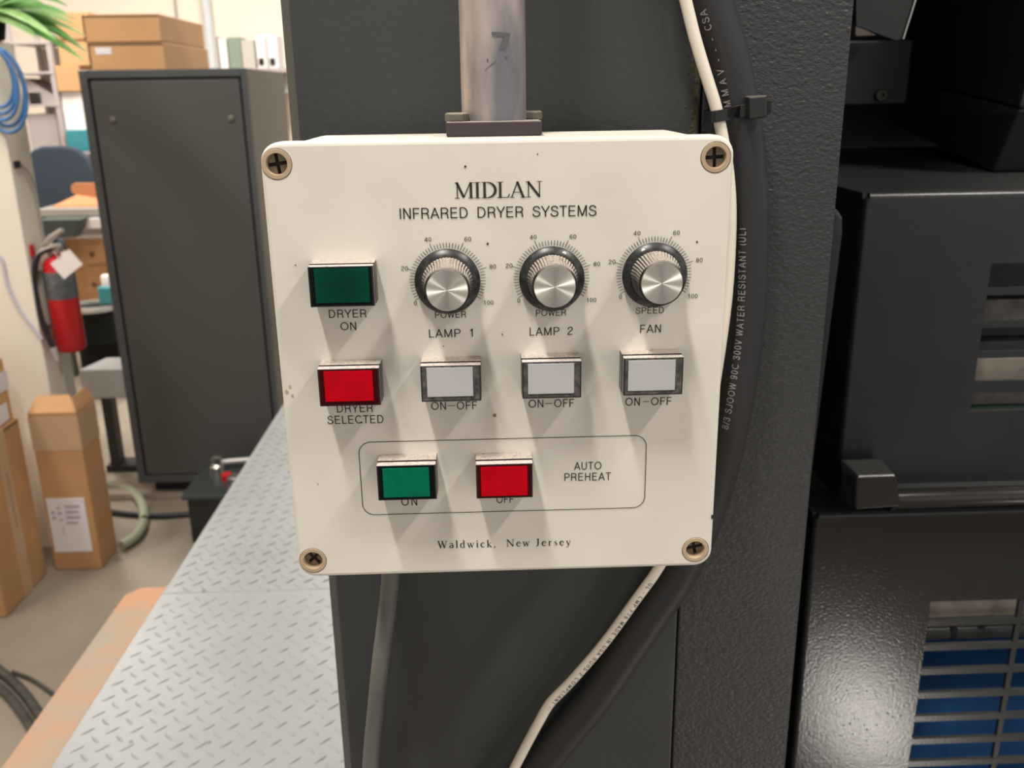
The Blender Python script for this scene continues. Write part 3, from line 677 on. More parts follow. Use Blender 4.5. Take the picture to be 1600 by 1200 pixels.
for x_, y_ in ((xf0+.0045, .056), (xf1-.0035, .072)):
    MB().lathe([(.0050, 0), (.0052, .0005), (.0052, .0030), (.0044, .0036)], (x_, y_, .0955), 'z', 6).build('bolt', boltm, mp_, bevel=.0003)

# ================================================================== CABLES
def cable(name, px, r, m_, label, Y=None, n=20, k=8):
    pts = [at(u, v, Y=(y if y is not None else Y)) for u, v, y in px]
    sp = spline(pts, k); o = MB().tube(sp, r, n).build(name, m_, smooth=True); tag(o, label, 'cable'); return o, sp
blk, bsp = cable('black_cable', [(1030, -1500, .1185), (1040, -900, .1185), (1062, -400, .1185), (1086, -120, .1185), (1097, -60, .1185), (1110, 0, .1185), (1125, 50, .1185), (1139, 100, .1185), (1158, 200, .1185), (1166, 288, .1185), (1168, 387, .1185), (1165, 492, .1185), (1157, 565, .1185), (1145, 640, .1185), (1124, 735, .1185), (1096, 820, .1185), (1062, 895, .1185), (1024, 952, .1185), (978, 1020, .1185), (930, 1090, .1185), (885, 1145, .1185), (843, 1200, .1185), (790, 1290, .1185), (740, 1400, .1185), (700, 1700, .1185), (690, 2300, .1185)], .0105, rubber, 'thick black rubber cable curving down behind the right edge of the control box', n=28)
wht, wsp = cable('white_cable', [(985, -1500, .103), (995, -900, .103), (1015, -400, .103), (1042, -120, .103), (1055, -60, .103), (1069, -8, .103), (1086, 60, .103), (1104, 120, .103), (1118, 165, .103), (1128, 210, .103), (1137, 262, .103), (1141.5, 320, .103), (1140.5, 390, .103), (1135, 470, .103), (1123, 560, .103), (1108, 650, .103), (1085, 760, .103), (1055, 840, .103), (1026, 892, .103), (995, 935, .103), (943, 1006, .103), (891, 1066, .103), (860, 1098, .103), (842, 1128, .103), (822, 1165, .103), (803, 1202, .103), (780, 1250, .103), (740, 1350, .103), (690, 1700, .103), (680, 2300, .103)], .0029, whitecab, 'thin white printed cable clipped in front of the thick black cable', n=16)
gry, gsp = cable('grey_cable', [(612, 830, .108), (610, 900, .108), (607, 935, .108), (601, 985, .108), (594, 1040, .108), (588, 1100, .108), (582, 1160, .108), (579, 1200, .108), (574, 1300, .108), (566, 1600, .108), (570, 2300, .108)], .0050, rubber_g, 'dusty grey cable hanging straight down below the left part of the control box', n=18)

def text_on_tube(parent, sp, r, txt, p_start, size, direction, ang0, m_, spc=.1, name='cable_print', wgt=.12):
    """wrap printed characters on a cable: starts at arc length p_start, runs along +/- the spline"""
    L = [0]
    for i in range(1, len(sp)): L.append(L[-1]+(sp[i]-sp[i-1]).length)
    def fr(s):
        s = max(0, min(L[-1]-1e-6, s)); i = max(j for j in range(len(L)-1) if L[j] <= s)
        t = (s-L[i])/(L[i+1]-L[i]); p = sp[i].lerp(sp[i+1], t); d = (sp[i+1]-sp[i]).normalized(); return p, d
    vs, fs = sans(txt, spc, wgt, True); k = size
    out = []
    for x, y in vs:
        p, d = fr(p_start + direction*x*k)
        d = d*direction                       # reading direction
        f = Vector((0, -1, 0)); side = d.cross(f).normalized(); f = side.cross(d).normalized()
        if f.y > 0: f = -f
        upv = f.cross(d).normalized()         # up of the letters as seen from the front
        ang = ang0 + y*k/r
        out.append(p + (upv*sin(ang) + f*cos(ang))*(r*1.022))
    M_ = MB(); M_.add(out, fs); return M_.build(name, m_, parent)
def arclen(sp, u, v):
    """arc length of the spline point nearest the photo position"""
    best = None; s = 0
    for i, p in enumerate(sp):
        if i: s += (sp[i]-sp[i-1]).length
        q_ = p-CP; zc = sum(q_[j]*RF[j] for j in range(3)); uu = 800+FPX*sum(q_[j]*RX[j] for j in range(3))/zc; vv = 600+FPX*sum(q_[j]*RD[j] for j in range(3))/zc
        dd = (uu-u)**2+(vv-v)**2
        if best is None or dd < best[0]: best = (dd, s)
    return best[1]
text_on_tube(blk, bsp, .0105, '8/3 SJOOW 90C 300V WATER RESISTANT (UL)', arclen(bsp, 1137, 668), .0036, -1, R_(20), grey_ink, spc=.18)
text_on_tube(blk, bsp, .0105, 'M M A V  -  -  -  CSA', arclen(bsp, 1150, 158), .0036, -1, R_(30), grey_ink, spc=.17)
text_on_tube(wht, wsp, .0029, 'UL - CMP FT6 MADE IN USA ROHS-2 COMPLIANT --', arclen(wsp, 1016, 908), .0024, 1, R_(-16), ink, spc=.36, wgt=.15)

# cable tie
ct = thing('cable_tie', at(1150, 180, Y=.103), 'black nylon cable tie strapping the white and thick black cables together', 'cable tie')
cy = at(1158, 185, Y=.1185); wy = at(1121, 182, Y=.103)
L0, L1 = Vector((wy.x, .103, wy.z)), Vector((cy.x, .1185, cy.z))
ring = []
for k in range(9): a = R_(250-k*20); ring.append((wy.x+.0034*cos(a), .103-.0034*sin(a)))
hull = [(wy.x-.0034, .106), (wy.x-.0033, .1015), (wy.x-.0015, .0998), (wy.x+.0018, .0996), (wy.x+.0042, .1010), (cy.x-.0045, .1078), (cy.x+.001, .1070), (cy.x+.006, .1082), (cy.x+.0098, .1120), (cy.x+.0108, .1165), (cy.x+.0106, .1290), (cy.x-.004, .1296), (cy.x-.0105, .1285), (wy.x-.0034, .1180)]
mz = lambda x: wy.z + (x-wy.x)*.16 + .0003
vs = []; hw_ = .0028
for x, y in hull:
    dx = .0
    vs += [(x, y, mz(x)-hw_), (x, y, mz(x)+hw_), (x+(.0007 if x > wy.x+.006 else -.0002), y-.0007 if y < .12 else y, mz(x)-hw_), (x+(.0007 if x > wy.x+.006 else -.0002), y-.0007 if y < .12 else y, mz(x)+hw_)]
n = len(hull); fs = []
for i in range(n):
    a, b = 4*i, 4*((i+1) % n); fs += [(a, b, b+1, a+1), (a+2, a+3, b+3, b+2), (a+1, b+1, b+3, a+3), (a, a+2, b+2, b)]
MB().add(vs, fs).build('strap', tiem, ct, bevel=.0001)
h0 = at(1171, 150, Y=.099); h1 = at(1199, 186, Y=.099)
hd = MB().hexa([(h0.x+.0008, .099, h1.z), (h1.x, .100, h1.z+.0007), (h1.x+.0022, .108, h1.z+.0009), (h0.x+.0008, .108, h1.z)],
               [(h0.x, .099, h0.z-.0006), (h1.x-.0006, .100, h0.z), (h1.x+.0016, .108, h0.z+.0004), (h0.x, .108, h0.z)]).build('tie_head', tiem, ct, bevel=.0008, seg=3)
MB().box(h1.x+.0004, h1.x+.0026, .1025, .1048, h1.z+.0022, h0.z-.0025).build('tail_slot', darkm, ct)

# ================================================================== PLATFORM
ZP = -.693
px0, px1 = -.566, -.108
pf = thing('tread_plate_platform', (-.33, 1.2, FL), 'pale grey diamond tread plate walkway beside the machine column', 'platform')
yj = at(330, 925, Z=ZP).y
MB().box(px0, px1, .20, yj-.0008, ZP-.006, ZP).build('deck_plate', tread, pf, bevel=.001)
MB().box(px0+.001, px1, yj+.0008, 2.75, ZP-.006, ZP-.0005).build('deck_plate', tread, pf, bevel=.001)
MB().box(px0+.004, px0+.03, .20, 2.75, ZP-.08, ZP-.006).build('side_rail', cabt, pf)
for yy in (.5, 1.5, 2.6): MB().box(px0+.006, px0+.045, yy, yy+.04, FL, ZP-.08).build('leg', cabt, pf)
lug = MB(); ax, ay = .0159, .01752
i0 = int(.46/ax)+1
LW = []
for i in range(0, 30):
    for j in range(-34, 112):
        x = -.4195 + (i-9)*ax; y = .7944 + j*ay
        if (x < px0+.010) or (x > px1-.006) or y < .23 or y > 2.70 or abs(y-yj) < .008: continue
        s_ = 1 if (i-9+j) % 2 == 0 else -1
        if (i-9) % 2 == 0 and j % 2 == 0: s_ = 1
        elif (i-9) % 2 != 0 and j % 2 != 0: s_ = -1
        else: continue
        d = Vector((cos(R_(46))*1, s_*sin(R_(46)), 0)); nn = Vector((-d.y, d.x, 0)); c = Vector((x, y, ZP)); z = Vector((0, 0, 1))
        hl, hw2, hh = .0105, .0030, .0012
        zb_ = -.0004
        far = y > 1.6
        prof = ((-1, .15), (-.5, .85), (0, 1), (.5, .85), (1, .15)) if not far else ((-1, .15), (0, 1), (1, .15))
        vs = []
        for q, wv_ in prof:
            b_ = c + d*hl*q
            vs += [b_+nn*hw2*wv_+z*zb_, b_+nn*hw2*wv_*.35+z*hh*wv_, b_-nn*hw2*wv_*.35+z*hh*wv_, b_-nn*hw2*wv_+z*zb_]
        fs = []
        for k in range(len(prof)-1):
            a = 4*k; fs += [(a, a+1, a+5, a+4), (a+1, a+2, a+6, a+5), (a+2, a+3, a+7, a+6)]
        e = 4*(len(prof)-1); fs += [(3, 2, 1, 0), (e, e+1, e+2, e+3)]
        lug.add(vs, fs)
tag(lug.build('tread_lugs', tread, pf, smooth=True), 'raised diagonal lugs of the tread plate', kind='stuff')
ch = MB(); random.seed(11)
for (u, v, r) in ((318, 923, .0035), (332, 938, .003), (419, 923, .004), (366, 924, .0022), (210, 1143, .0035), (204, 1159, .003), (243, 1113, .002), (327, 1160, .003), (382, 968, .0025), (310, 1052, .003), (280, 935, .002), (297, 925, .002), (495, 1095, .002)):
    p = at(u, v, Z=ZP)
    ch.prism_z([(p.x+r*(.6+.7*random.random())*cos(k*pi/4), p.y+r*(.6+.7*random.random())*sin(k*pi/4)) for k in range(8)], ZP-.0002, ZP+.0002)
tag(ch.build('paint_chips', treadspot, pf), 'small brown chips in the grey paint', kind='stuff')

st = thing('rusty_step', (-.80, 1.2, FL), 'orange rust-stained flat steel step running along the left of the tread plate platform', 'step')
ZS = -.993
MB().prism_z([(-.862, .25), (-.60, .25), (-.60, 1.60), (-.835, 1.60), (-.862, 1.565)], ZS-.012, ZS).build('step_top', rust, st, bevel=.002)
for yy in (.4, 1.45): MB().box(-.84, -.80, yy, yy+.05, FL, ZS-.012).build('leg', rust, st)
for yy in (.4, 1.45): MB().box(-.66, -.62, yy, yy+.05, FL, ZS-.012).build('leg', rust, st)

# floor cables lower left
for nm, pxs, r, lab in (('floor_cable', [(-420, 960), (-200, 965), (-60, 1010), (0, 1048), (35, 1080), (62, 1118), (85, 1160), (100, 1230)], .014, 'thick black cable looping over the concrete at the lower left, nearer loop'),
                        ('floor_cable', [(-420, 1000), (-200, 995), (-60, 1035), (0, 1075), (28, 1105), (50, 1140), (62, 1180), (70, 1240)], .013, 'dusty black cable beside the thicker loop at the lower left edge'),
                        ('floor_cable', [(20, 1050), (50, 1062), (80, 1082), (110, 1105)], .006, 'thin dark wire reaching from the cable loop towards the rusty step')):
    pts = [at(u, v, Z=FL+r+.001) for u, v in pxs]
    tag(MB().tube(spline(pts, 6), r, 10).build(nm, rubber_d, smooth=True), lab, 'cable')

# ================================================================== BACKGROUND LEFT
def rect(u0, v0, u1, v1, Y):
    um, vm = (u0+u1)/2, (v0+v1)/2
    return at(u0, vm, Y=Y).x, at(u1, vm, Y=Y).x, at(um, v1, Y=Y).z, at(um, v0, Y=Y).z
def pbox(name, u0, v0, u1, v1, Y, dep, m_, parent=None, bevel=.003, z0=None):
    a, b, c, d = rect(u0, v0, u1, v1, Y)
    if z0 is not None: c = z0
    return MB().box(a, b, Y, Y+dep, c, d).build(name, m_, parent, bevel=bevel)

# --- grey cabinet
YK = 3.30
ca, cb_, _, cz1 = rect(124, 108, 387, 140, YK)
cz1 = at(250, 108, Y=YK).z
ca = at(124, 130, Y=YK).x; cb_ = at(386, 130, Y=YK).x
cab = thing('steel_cabinet', ((ca+cb_)/2, YK+.3, FL), 'tall dark grey steel cabinet with cartons stacked on top', 'cabinet')
cz0 = FL+.09
MB().box(ca, cb_, YK+.02, YK+.70, cz0, cz1-.0).build('carcass', cabt, cab, bevel=.004)
tag(MB().box(ca+.045, cb_-.045, YK+.06, YK+.66, FL, cz0).build('plinth', blackm, cab), 'recessed dark plinth')
d0, d1 = at(140, 150, Y=YK).x, at(379, 150, Y=YK).x; dz1 = at(250, 121, Y=YK).z; dz0 = at(300, 742, Y=YK).z
e_ = .0
MB().box(ca, d0, YK, YK+.02, cz0, cz1).build('left_stile', cabt, cab, bevel=.002)
MB().box(d1, cb_, YK, YK+.02, cz0, cz1).build('right_stile', cabt, cab, bevel=.002)
MB().box(d0, d1, YK, YK+.02, dz1, cz1).build('top_rail', cabt, cab, bevel=.002)
MB().box(d0, d1, YK, YK+.02, cz0, dz0).build('bottom_rail', cabt, cab, bevel=.002)
MB().box(d0+.001, d1-.001, YK+.017, YK+.0195, dz0+.001, dz1-.001).build('door_gap', darkm, cab)
dr = MB().box(d0+.009, d1-.008, YK+.002, YK+.018, dz0+.006, dz1-.009).build('door_panel', cabm, cab, bevel=.002)
for u, v in ((176, 188), (361, 186)):
    p = at(u, v, Y=YK); MB().lathe([(.013, 0), (.013, .003), (.010, .006), (.004, .0075)], (p.x, YK+.002, p.z), 'y', 20).build('door_stud', boltm, dr, smooth=True)

# --- cartons on the cabinet
def carton(name, x0_, x1_c, y0_, y1_, z0_, z1_, label, m_=card, group=None, tape=True, edge=True):
    t = thing(name, ((x0_+x1_c)/2, (y0_+y1_)/2, z0_), label, 'carton', group)
    MB().box(x0_, x1_c, y0_, y1_, z0_, z1_).build('carton_body', m_, t, bevel=.004)
    if edge:
        MB().box(x0_+.004, x1_c-.004, y0_-.0015, y0_+.001, z1_-.010, z1_-.004).build('lid_seam', card_in, t)
        MB().box(x0_+.002, x0_+.008, y0_-.0015, y0_+.001, z0_+.004, z1_-.006).build('corner_seam', card_in, t)
    return t
YT = YK+.12
a0, a1 = at(138, 85, Y=YT).x, at(257, 85, Y=YT).x; tz0 = cz1+.0005; tz1 = at(197, 66, Y=YT).z; tz2 = at(197, 22, Y=YT).z
lc = carton('flat_carton', a0, a1, YT, YT+.60, tz0, tz1-.001, 'lower flat carton with a small white label on the grey cabinet')
l0, l1, l2, l3 = rect(149, 74, 174, 85, YT-.002); MB().box(l0, l1, YT-.002, YT+.001, l2, l3).build('shipping_label', labelm, lc)
carton('flat_carton', a0-.005, a1-.002, YT-.005, YT+.57, tz1, tz2, 'upper flat carton without label on top of the stack on the grey cabinet')
# cartons on the shelf rack behind
YS = 6.1
rk = thing('storage_rack', at(70, 240, Y=YS), 'pale grey steel shelf rack against the back wall left of the grey cabinet', 'shelf rack')
rk.location = (at(70, 240, Y=YS).x, YS+.2, FL)
sx0, sx1 = at(24, 150, Y=YS).x, at(91, 150, Y=YS).x
for x_ in (sx0, sx1-.03):
    for y_ in (YS, YS+.40): MB().box(x_, x_+.03, y_, y_+.03, FL, at(60, 20, Y=YS).z).build('upright', greyp, rk)
for v in (65, 112, 163, 236):
    z_ = at(60, v, Y=YS).z; MB().box(sx0+.001, sx1-.001, YS-.004, YS+.43, z_-.016, z_).build('shelf', greyp, rk, bevel=.002)
MB().box(sx0+.03, sx1-.03, YS+.432, YS+.437, at(60, 360, Y=YS).z, at(60, 70, Y=YS).z).build('back_sheet', paper, rk)
# grey shading on the middle shelf built as a slanted wedge; clips
z_a, z_b = at(60, 162, Y=YS).z, at(60, 119, Y=YS).z
def onshelf(name, u0, v0, u1, vs_, Y, dep, m_, label, cat, group=None, bevel=.004):
    a, b, c, d = rect(u0, v0, u1, vs_, Y); a = max(a, sx0+.034); b = min(b, sx1-.034); zsh = at(60, vs_, Y=YS).z+.0006
    return tag(MB().box(a, b, Y, Y+dep, zsh, at((u0+u1)/2, v0, Y=Y).z).build(name, m_, bevel=bevel), label, cat, group)
x_a, x_b, _, z_t = rect(37, 122, 84, 160, YS+.05)
zsh = at(60, 163, Y=YS).z+.0006
tag(MB().prism_y([(x_a, zsh), (x_b, zsh), (x_b, zsh+.045), (x_a+.03, z_t), (x_a, z_t)], YS+.05, YS+.30).build('slanted_file_rack', greyp, bevel=.003), 'grey slant-topped file rack on the middle shelf of the rack', 'file rack')
onshelf('black_tape_dispenser', 45, 144, 60, 163, YS+.0, .04, blackp, 'small black dispenser in front of the slanted file rack', 'dispenser')
onshelf('equipment_box', 44, 178, 91, 236, YS+.035, .30, greyp, 'mauve-grey equipment box on the lower rack shelf', 'equipment')
ls = thing('low_shelf', (at(150, 240, Y=YS).x, YS+.1, FL), 'grey low shelf unit behind the navy chair carrying the white paper stack', 'shelf')
lx0, lx1 = sx1+.004, at(215, 240, Y=YS).x; lz = at(150, 236, Y=YS).z
MB().box(lx0, lx1, YS-.06, YS+.40, lz-.02, lz).build('board', greyp, ls, bevel=.002)
for x_ in (lx0, lx1-.03): MB().box(x_, x_+.03, YS, YS+.38, FL, lz-.02).build('side_panel', greyp, ls)
def stk(name, u0, v0, u1, v1, Y, dep, zlo, m_, label, cat):
    a, b, c, d = rect(u0, v0, u1, v1, Y); d = at((u0+u1)/2, v0, Y=Y).z; a = max(a, sx1+.004)
    tag(MB().box(a, b, Y, Y+dep, zlo+.0006, d).build(name, m_, bevel=.004), label, cat); return d
z1_ = stk('paper_stack', 93, 143, 135, 236, YS+.03, .28, lz, paper, 'tall stack of white paper on the low shelf', 'paper stack')
z2_ = stk('small_carton', 82, 103, 124, 143, YS+.0, .25, z1_, card, 'small pale carton standing on the stack of white paper', 'carton')
z3_ = stk('folded_carton', 92, 62, 137, 103, YS+.03, .25, z2_, card, 'carton behind the palm leaves, second from top of its stack', 'carton')
stk('stacked_carton', 87, 19, 140, 62, YS+.02, .25, z3_, card2, 'topmost carton behind the palm leaves, left of the flat cartons', 'carton')
stk('teal_tool_case', 104, 203, 140, 236, YS-.055, .075, lz, teal, 'teal tool case in front of the paper stack above the navy chair', 'tool case')

# --- things at the wall right of the cartons
YW = 7.0
ws = thing('wall_shelf', (at(395, 112, Y=YW).x, YW+.1, at(395, 112, Y=YW).z), 'grey wall shelf carrying binders right of the cartons', 'shelf')
wz = at(395, 107, Y=YW).z; s0, s1 = at(325, 112, Y=YW).x, at(470, 112, Y=YW).x
MB().box(s0, s1, YW-.02, 7.6, wz-.03, wz).build('board', greyp, ws, bevel=.003)
for x_ in (s0+.1, s1-.15): MB().box(x_, x_+.02, YW+.1, 7.6, wz-.18, wz-.03).build('bracket', greyp, ws)
gb = 'binders and folders on the wall shelf'
for u0, u1, v0, m_, lab in ((337, 341, 56, greyp, 'thin brown-edged folder next to the flat cartons on the wall shelf'), (343, 355, 60, paper, 'cream binder left of the green one on the wall shelf'), (357, 377, 58, mat('sage_green', (.20, .25, .20), .6), 'sage green binder on the wall shelf'), (378, 398, 62, mat('warm_grey', (.45, .42, .38), .6), 'warm grey binder right of the green one'),
                      (401, 416, 55, paper, 'white clipped binder right of the grey one'), (418, 434, 55, labelm, 'rightmost white clipped binder beside the machine column')):
    a, b = at(u0, 85, Y=YW).x, at(u1, 85, Y=YW).x
    tb = thing('binder', ((a+b)/2, YW, wz), lab, 'binder', gb)
    MB().box(a, b, YW, YW+.22, wz+.0005, at((u0+u1)/2, v0, Y=YW).z).build('binder_cover', m_, tb, bevel=.004)
    if u0 > 400:
        cc_ = at((u0+u1)/2, 95, Y=YW); MB().box(cc_.x-.018, cc_.x+.018, YW-.012, YW, cc_.z-.03, cc_.z+.02).build('binder_clip', blackp, tb, bevel=.004)
pz = at(326, 50, Y=7.55)
tag(MB().lathe([(.035, 0), (.035, CE-FL-.01)], (pz.x, 7.56, FL+.001), 'z', 20).build('wall_pipe', mat('pale_blue_pipe', (.62, .66, .70), .4), smooth=True), 'pale vertical pipe on the back wall right of the cartons', 'pipe')
pz = at(275, 20, Y=7.58)
tag(MB().lathe([(.010, 0), (.010, CE-FL-.01)], (pz.x, 7.588, FL+.001), 'z', 10).build('wall_conduit', greyp, smooth=True), 'thin vertical conduit on the back wall above the cartons', 'conduit')

# --- workbench area
YBn = 5.2
wb = thing('workbench', (at(110, 330, Y=YBn).x, YBn+.3, FL), 'workbench with bright metal edged top behind the fire extinguisher', 'workbench')
w0, w1 = at(58, 331, Y=YBn).x, at(230, 331, Y=YBn).x; wzt = at(110, 326, Y=YBn).z; wzb = at(110, 338, Y=YBn).z
MB().box(w0, w1, YBn, YBn+.46, wzb, wzt).build('bench_top', silver, wb, bevel=.004)
for x_, y_ in ((w0+.01, YBn+.02), (w1-.06, YBn+.02), (w0+.01, YBn+.40), (w1-.06, YBn+.40)): MB().box(x_, x_+.05, y_, y_+.05, FL, wzb).build('leg', dgreen, wb)
# wooden drawer cabinet under the bench
q0, q1 = at(112, 450, Y=YBn+.1).x, at(205, 450, Y=YBn+.1).x; qz = at(140, 372, Y=YBn+.1).z
wd = thing('wooden_drawer_cabinet', ((q0+q1)/2, YBn+.3, FL), 'orange-brown wooden drawer cabinet under the workbench', 'cabinet')
MB().box(q0, q1, YBn+.1, YBn+.38, FL, qz).build('carcass', wood, wd, bevel=.003)
MB().box(q0-.01, q1+.01, YBn+.085, YBn+.39, qz, qz+.025).build('wooden_top', paper, wd, bevel=.003)
for v0, v1 in ((382, 412), (418, 470), (476, 545)):
    xx0 = at(135, (v0+v1)/2, Y=YBn+.09).x; zz0, zz1 = at(150, v1, Y=YBn+.09).z, at(150, v0, Y=YBn+.09).z
    dw = MB().box(xx0, q1-.01, YBn+.085, YBn+.1, zz0, zz1).build('drawer', wood, wd, bevel=.003)
    MB().lathe([(.010, 0), (.014, .01), (.008, .02)], ((xx0+q1)/2-.08, YBn+.085, (zz0+zz1)/2), 'y', 12).build('knob', card_in, dw, smooth=True)
# dark bin under the bench edge
b0, b1, bz0, bz1 = rect(70, 340, 138, 369, YBn-.05)
bn = thing('dark_bin', ((b0+b1)/2, YBn+.05, bz0), 'dark green tray hanging under the bright bench edge', 'bin')
MB().hexa([(b0+.05, YBn-.12, bz0), (b1-.06, YBn-.12, bz0), (b1-.06, YBn-.02, bz0), (b0+.05, YBn-.02, bz0)], [(b0, YBn-.14, wzb-.001), (b1, YBn-.14, wzb-.001), (b1, YBn+.015, wzb-.001), (b0, YBn+.015, wzb-.001)]).build('bin_shell', dgreen, bn, bevel=.006)
pbox('paper_roll', 134, 341, 156, 357, YBn-.02, .06, paper)
tag(bpy.data.objects['paper_roll'], 'short white paper roll tucked under the bench edge right of the tray', 'paper roll')
# tray with curled end on the bench
tr = thing('orange_tray', at(125, 326, Y=YBn+.15), 'orange card tray with a curled left end on the workbench', 'tray')
y_ = YBn+.10
pts = [at(u, v, Y=y_) for u, v in ((109, 326), (112, 311), (104, 308), (98, 303), (97, 294), (102, 289.5), (112, 289), (165, 290), (168, 326))]
MB().prism_y([(p.x, max(p.z, wzt+.001)) for p in pts], y_+.12, y_+.14).build('tray_back', mat('orange_card', (.48, .20, .085), .7), tr, bevel=.003)
pts = [at(u, v, Y=y_) for u, v in ((84, 328), (112, 311), (114, 315), (100, 326))]
MB().hexa([(pts[0].x, y_-.02, wzt+.001), (pts[3].x+.25, y_-.02, wzt+.001), (pts[3].x+.25, y_+.12, wzt+.001), (pts[0].x+.1, y_+.12, wzt+.001)],
          [(pts[0].x, y_-.02, wzt+.006), (pts[3].x+.25, y_-.02, wzt+.006), (pts[3].x+.25, y_+.12, wzt+.02), (pts[0].x+.1, y_+.12, wzt+.06)]).build('tray_side', bpy.data.materials['orange_card'], tr, bevel=.002)
# navy chair behind the bench
YH = 5.83
a, b = at(48, 280, Y=YH), at(149, 280, Y=YH); ztop = at(100, 228, Y=YH).z; zlow = at(100, 350, Y=YH).z
nc = thing('office_chair', ((a.x+b.x)/2, YH, FL), 'navy fabric chair with rounded back behind the workbench', 'chair')
W_ = b.x-a.x
MB().prism_y([(a.x, zlow), (b.x, zlow), (b.x+.005, ztop-.18), (b.x-.03, ztop-.08), (b.x-.09, ztop-.02), (b.x-.16, ztop), (a.x+.10, ztop), (a.x+.04, ztop-.02), (a.x, ztop-.06)], YH, YH+.05).build('backrest', navy, nc, bevel=.02, seg=4)
xm = (a.x+b.x)/2
MB().box(xm-.21, xm+.21, YH-.10, YH+.14, zlow-.16, zlow-.09).build('seat', navy, nc, bevel=.02)
MB().box(xm-.03, xm+.03, YH+.05, YH+.07, zlow-.16, zlow+.1).build('back_bracket', potm, nc)
MB().lathe([(.025, 0), (.025, zlow-.16-FL-.06)], (xm, YH+.05, FL+.06), 'z', 12).build('gas_column', potm, nc, smooth=True)
for k in range(5):
    an = k*2*pi/5+.3; MB().tube([(xm, YH+.05, FL+.07), (xm+.22*cos(an), YH+.05+.13*sin(an), FL+.03)], [.02, .015], 8).build('leg', potm, nc)
# bucket and jug
YD = 4.75
p = at(147, 565, Y=YD); bx, = (p.x,)
zt_ = at(147, 488, Y=YD).z; br_ = (at(183, 530, Y=YD).x-at(112, 530, Y=YD).x)/2
bu = thing('black_drum', (bx, YD+br_, FL), 'black drum with a pale rim left of the grey cabinet', 'drum')
MB().lathe([(br_*.90, 0), (br_*.93, .02), (br_*.96, zt_-FL-.20), (br_*1.0, zt_-FL-.19), (br_*.96, zt_-FL-.18), (br_, zt_-FL)], (bx, YD+br_, FL), 'z', 28).build('drum_body', potm, bu, smooth=True)
MB().lathe([(br_*1.03, 0), (br_*1.05, .012), (br_*1.0, .03), (br_*.9, .03), (br_*.88, .015)], (bx, YD+br_, zt_-.008), 'z', 28).build('drum_rim', silver, bu, smooth=True)
MB().lathe([(br_*.88, 0), (br_*.86, .004)], (bx, YD+br_, zt_+.004), 'z', 28).build('drum_lid', darkm, bu, smooth=True)
j0, j1, jz0, jz1 = rect(152, 432, 178, 484, YD+.06)
jg = thing('cleaner_jug', ((j0+j1)/2, YD+.12, zt_+.026), 'blue-green jug with a white cap standing on the black drum', 'jug')
MB().box(j0, j1, YD+.06, YD+.17, zt_+.027, jz1-.06).build('jug_body', teal, jg, bevel=.012, seg=3)
MB().lathe([(.035, 0), (.035, .05), (.03, .058)], ((j0+j1)/2, YD+.115, jz1-.06), 'z', 16).build('cap', paper, jg, smooth=True)

# grey machine head on dark stand
YG = 3.55
g0, g1, gz0_, gz1_ = rect(129, 577, 200, 623, YG)
gm = thing('grey_machine_head', ((g0+g1)/2, YG+.1, FL), 'light grey box-shaped machine head on a dark stand left of the cabinet', 'machine')
gzt = at(165, 562, Y=YG+.16).z
MB().hexa([(g0-.01, YG, gz0_), (g1+.06, YG, gz0_), (g1+.06, YG+.22, gz0_), (g0+.02, YG+.22, gz0_)], [(g0-.01, YG, gz1_), (g1+.06, YG, gz1_), (g1+.06, YG+.20, gzt), (g0+.035, YG+.20, gzt)]).build('head_housing', greyl, gm, bevel=.008, seg=3)
MB().box(g0+.02, at(160, 650, Y=YG).x, YG+.11, YG+.17, FL+.02, gz0_).build('stand_leg', blackm, gm)
MB().box(g0+.0, g1+.08, YG+.10, YG+.21, FL, FL+.03).build('stand_base', blackm, gm)

# black battery box on the floor
ztb = at(289, 772, Y=2.88).z
bb0 = at(296, 812, Y=2.88).x; bb1 = bb0+.46; bdp = at(318, 730, Z=ztb).y-2.88
bb = thing('black_charger_box', ((bb0+bb1)/2, 2.88+bdp/2, FL), 'black glass-topped box with a red knob on the floor beside the walkway', 'charger box')
MB().box(bb0, bb1, 2.88, 2.88+bdp, FL+.015, ztb-.02).build('box_body', blackg, bb, bevel=.004)
MB().box(bb0-.015, bb1+.01, 2.865, 2.88+bdp+.01, ztb-.02, ztb).build('glass_top', glassy, bb, bevel=.004)
MB().box(bb0+.02, bb1-.02, 2.90, 2.86+bdp, FL, FL+.015).build('foot', darkm, bb)
p = at(340, 735, Z=ztb); MB().lathe([(.03, 0), (.03, .02), (.018, .03), (.022, .06), (.010, .065)], (p.x, p.y, ztb), 'z', 16).build('chrome_cap', chrome, bb, smooth=True)
p = at(355, 750, Z=ztb); MB().lathe([(.02, 0), (.022, .025), (.012, .032)], (p.x, p.y, ztb), 'z', 16).build('red_knob', redm, bb, smooth=True)
p = at(366, 752, Z=ztb); MB().lathe([(.028, 0), (.028, .02), (.02, .026)], (p.x, p.y, ztb), 'z', 16).build('meter', chrome, bb, smooth=True)
a, b = at(345, 722, Z=ztb+.03), at(420, 716, Z=ztb+.03); MB().tube([a, b], .012, 10).build('handle_bar', silver, bb, smooth=True)
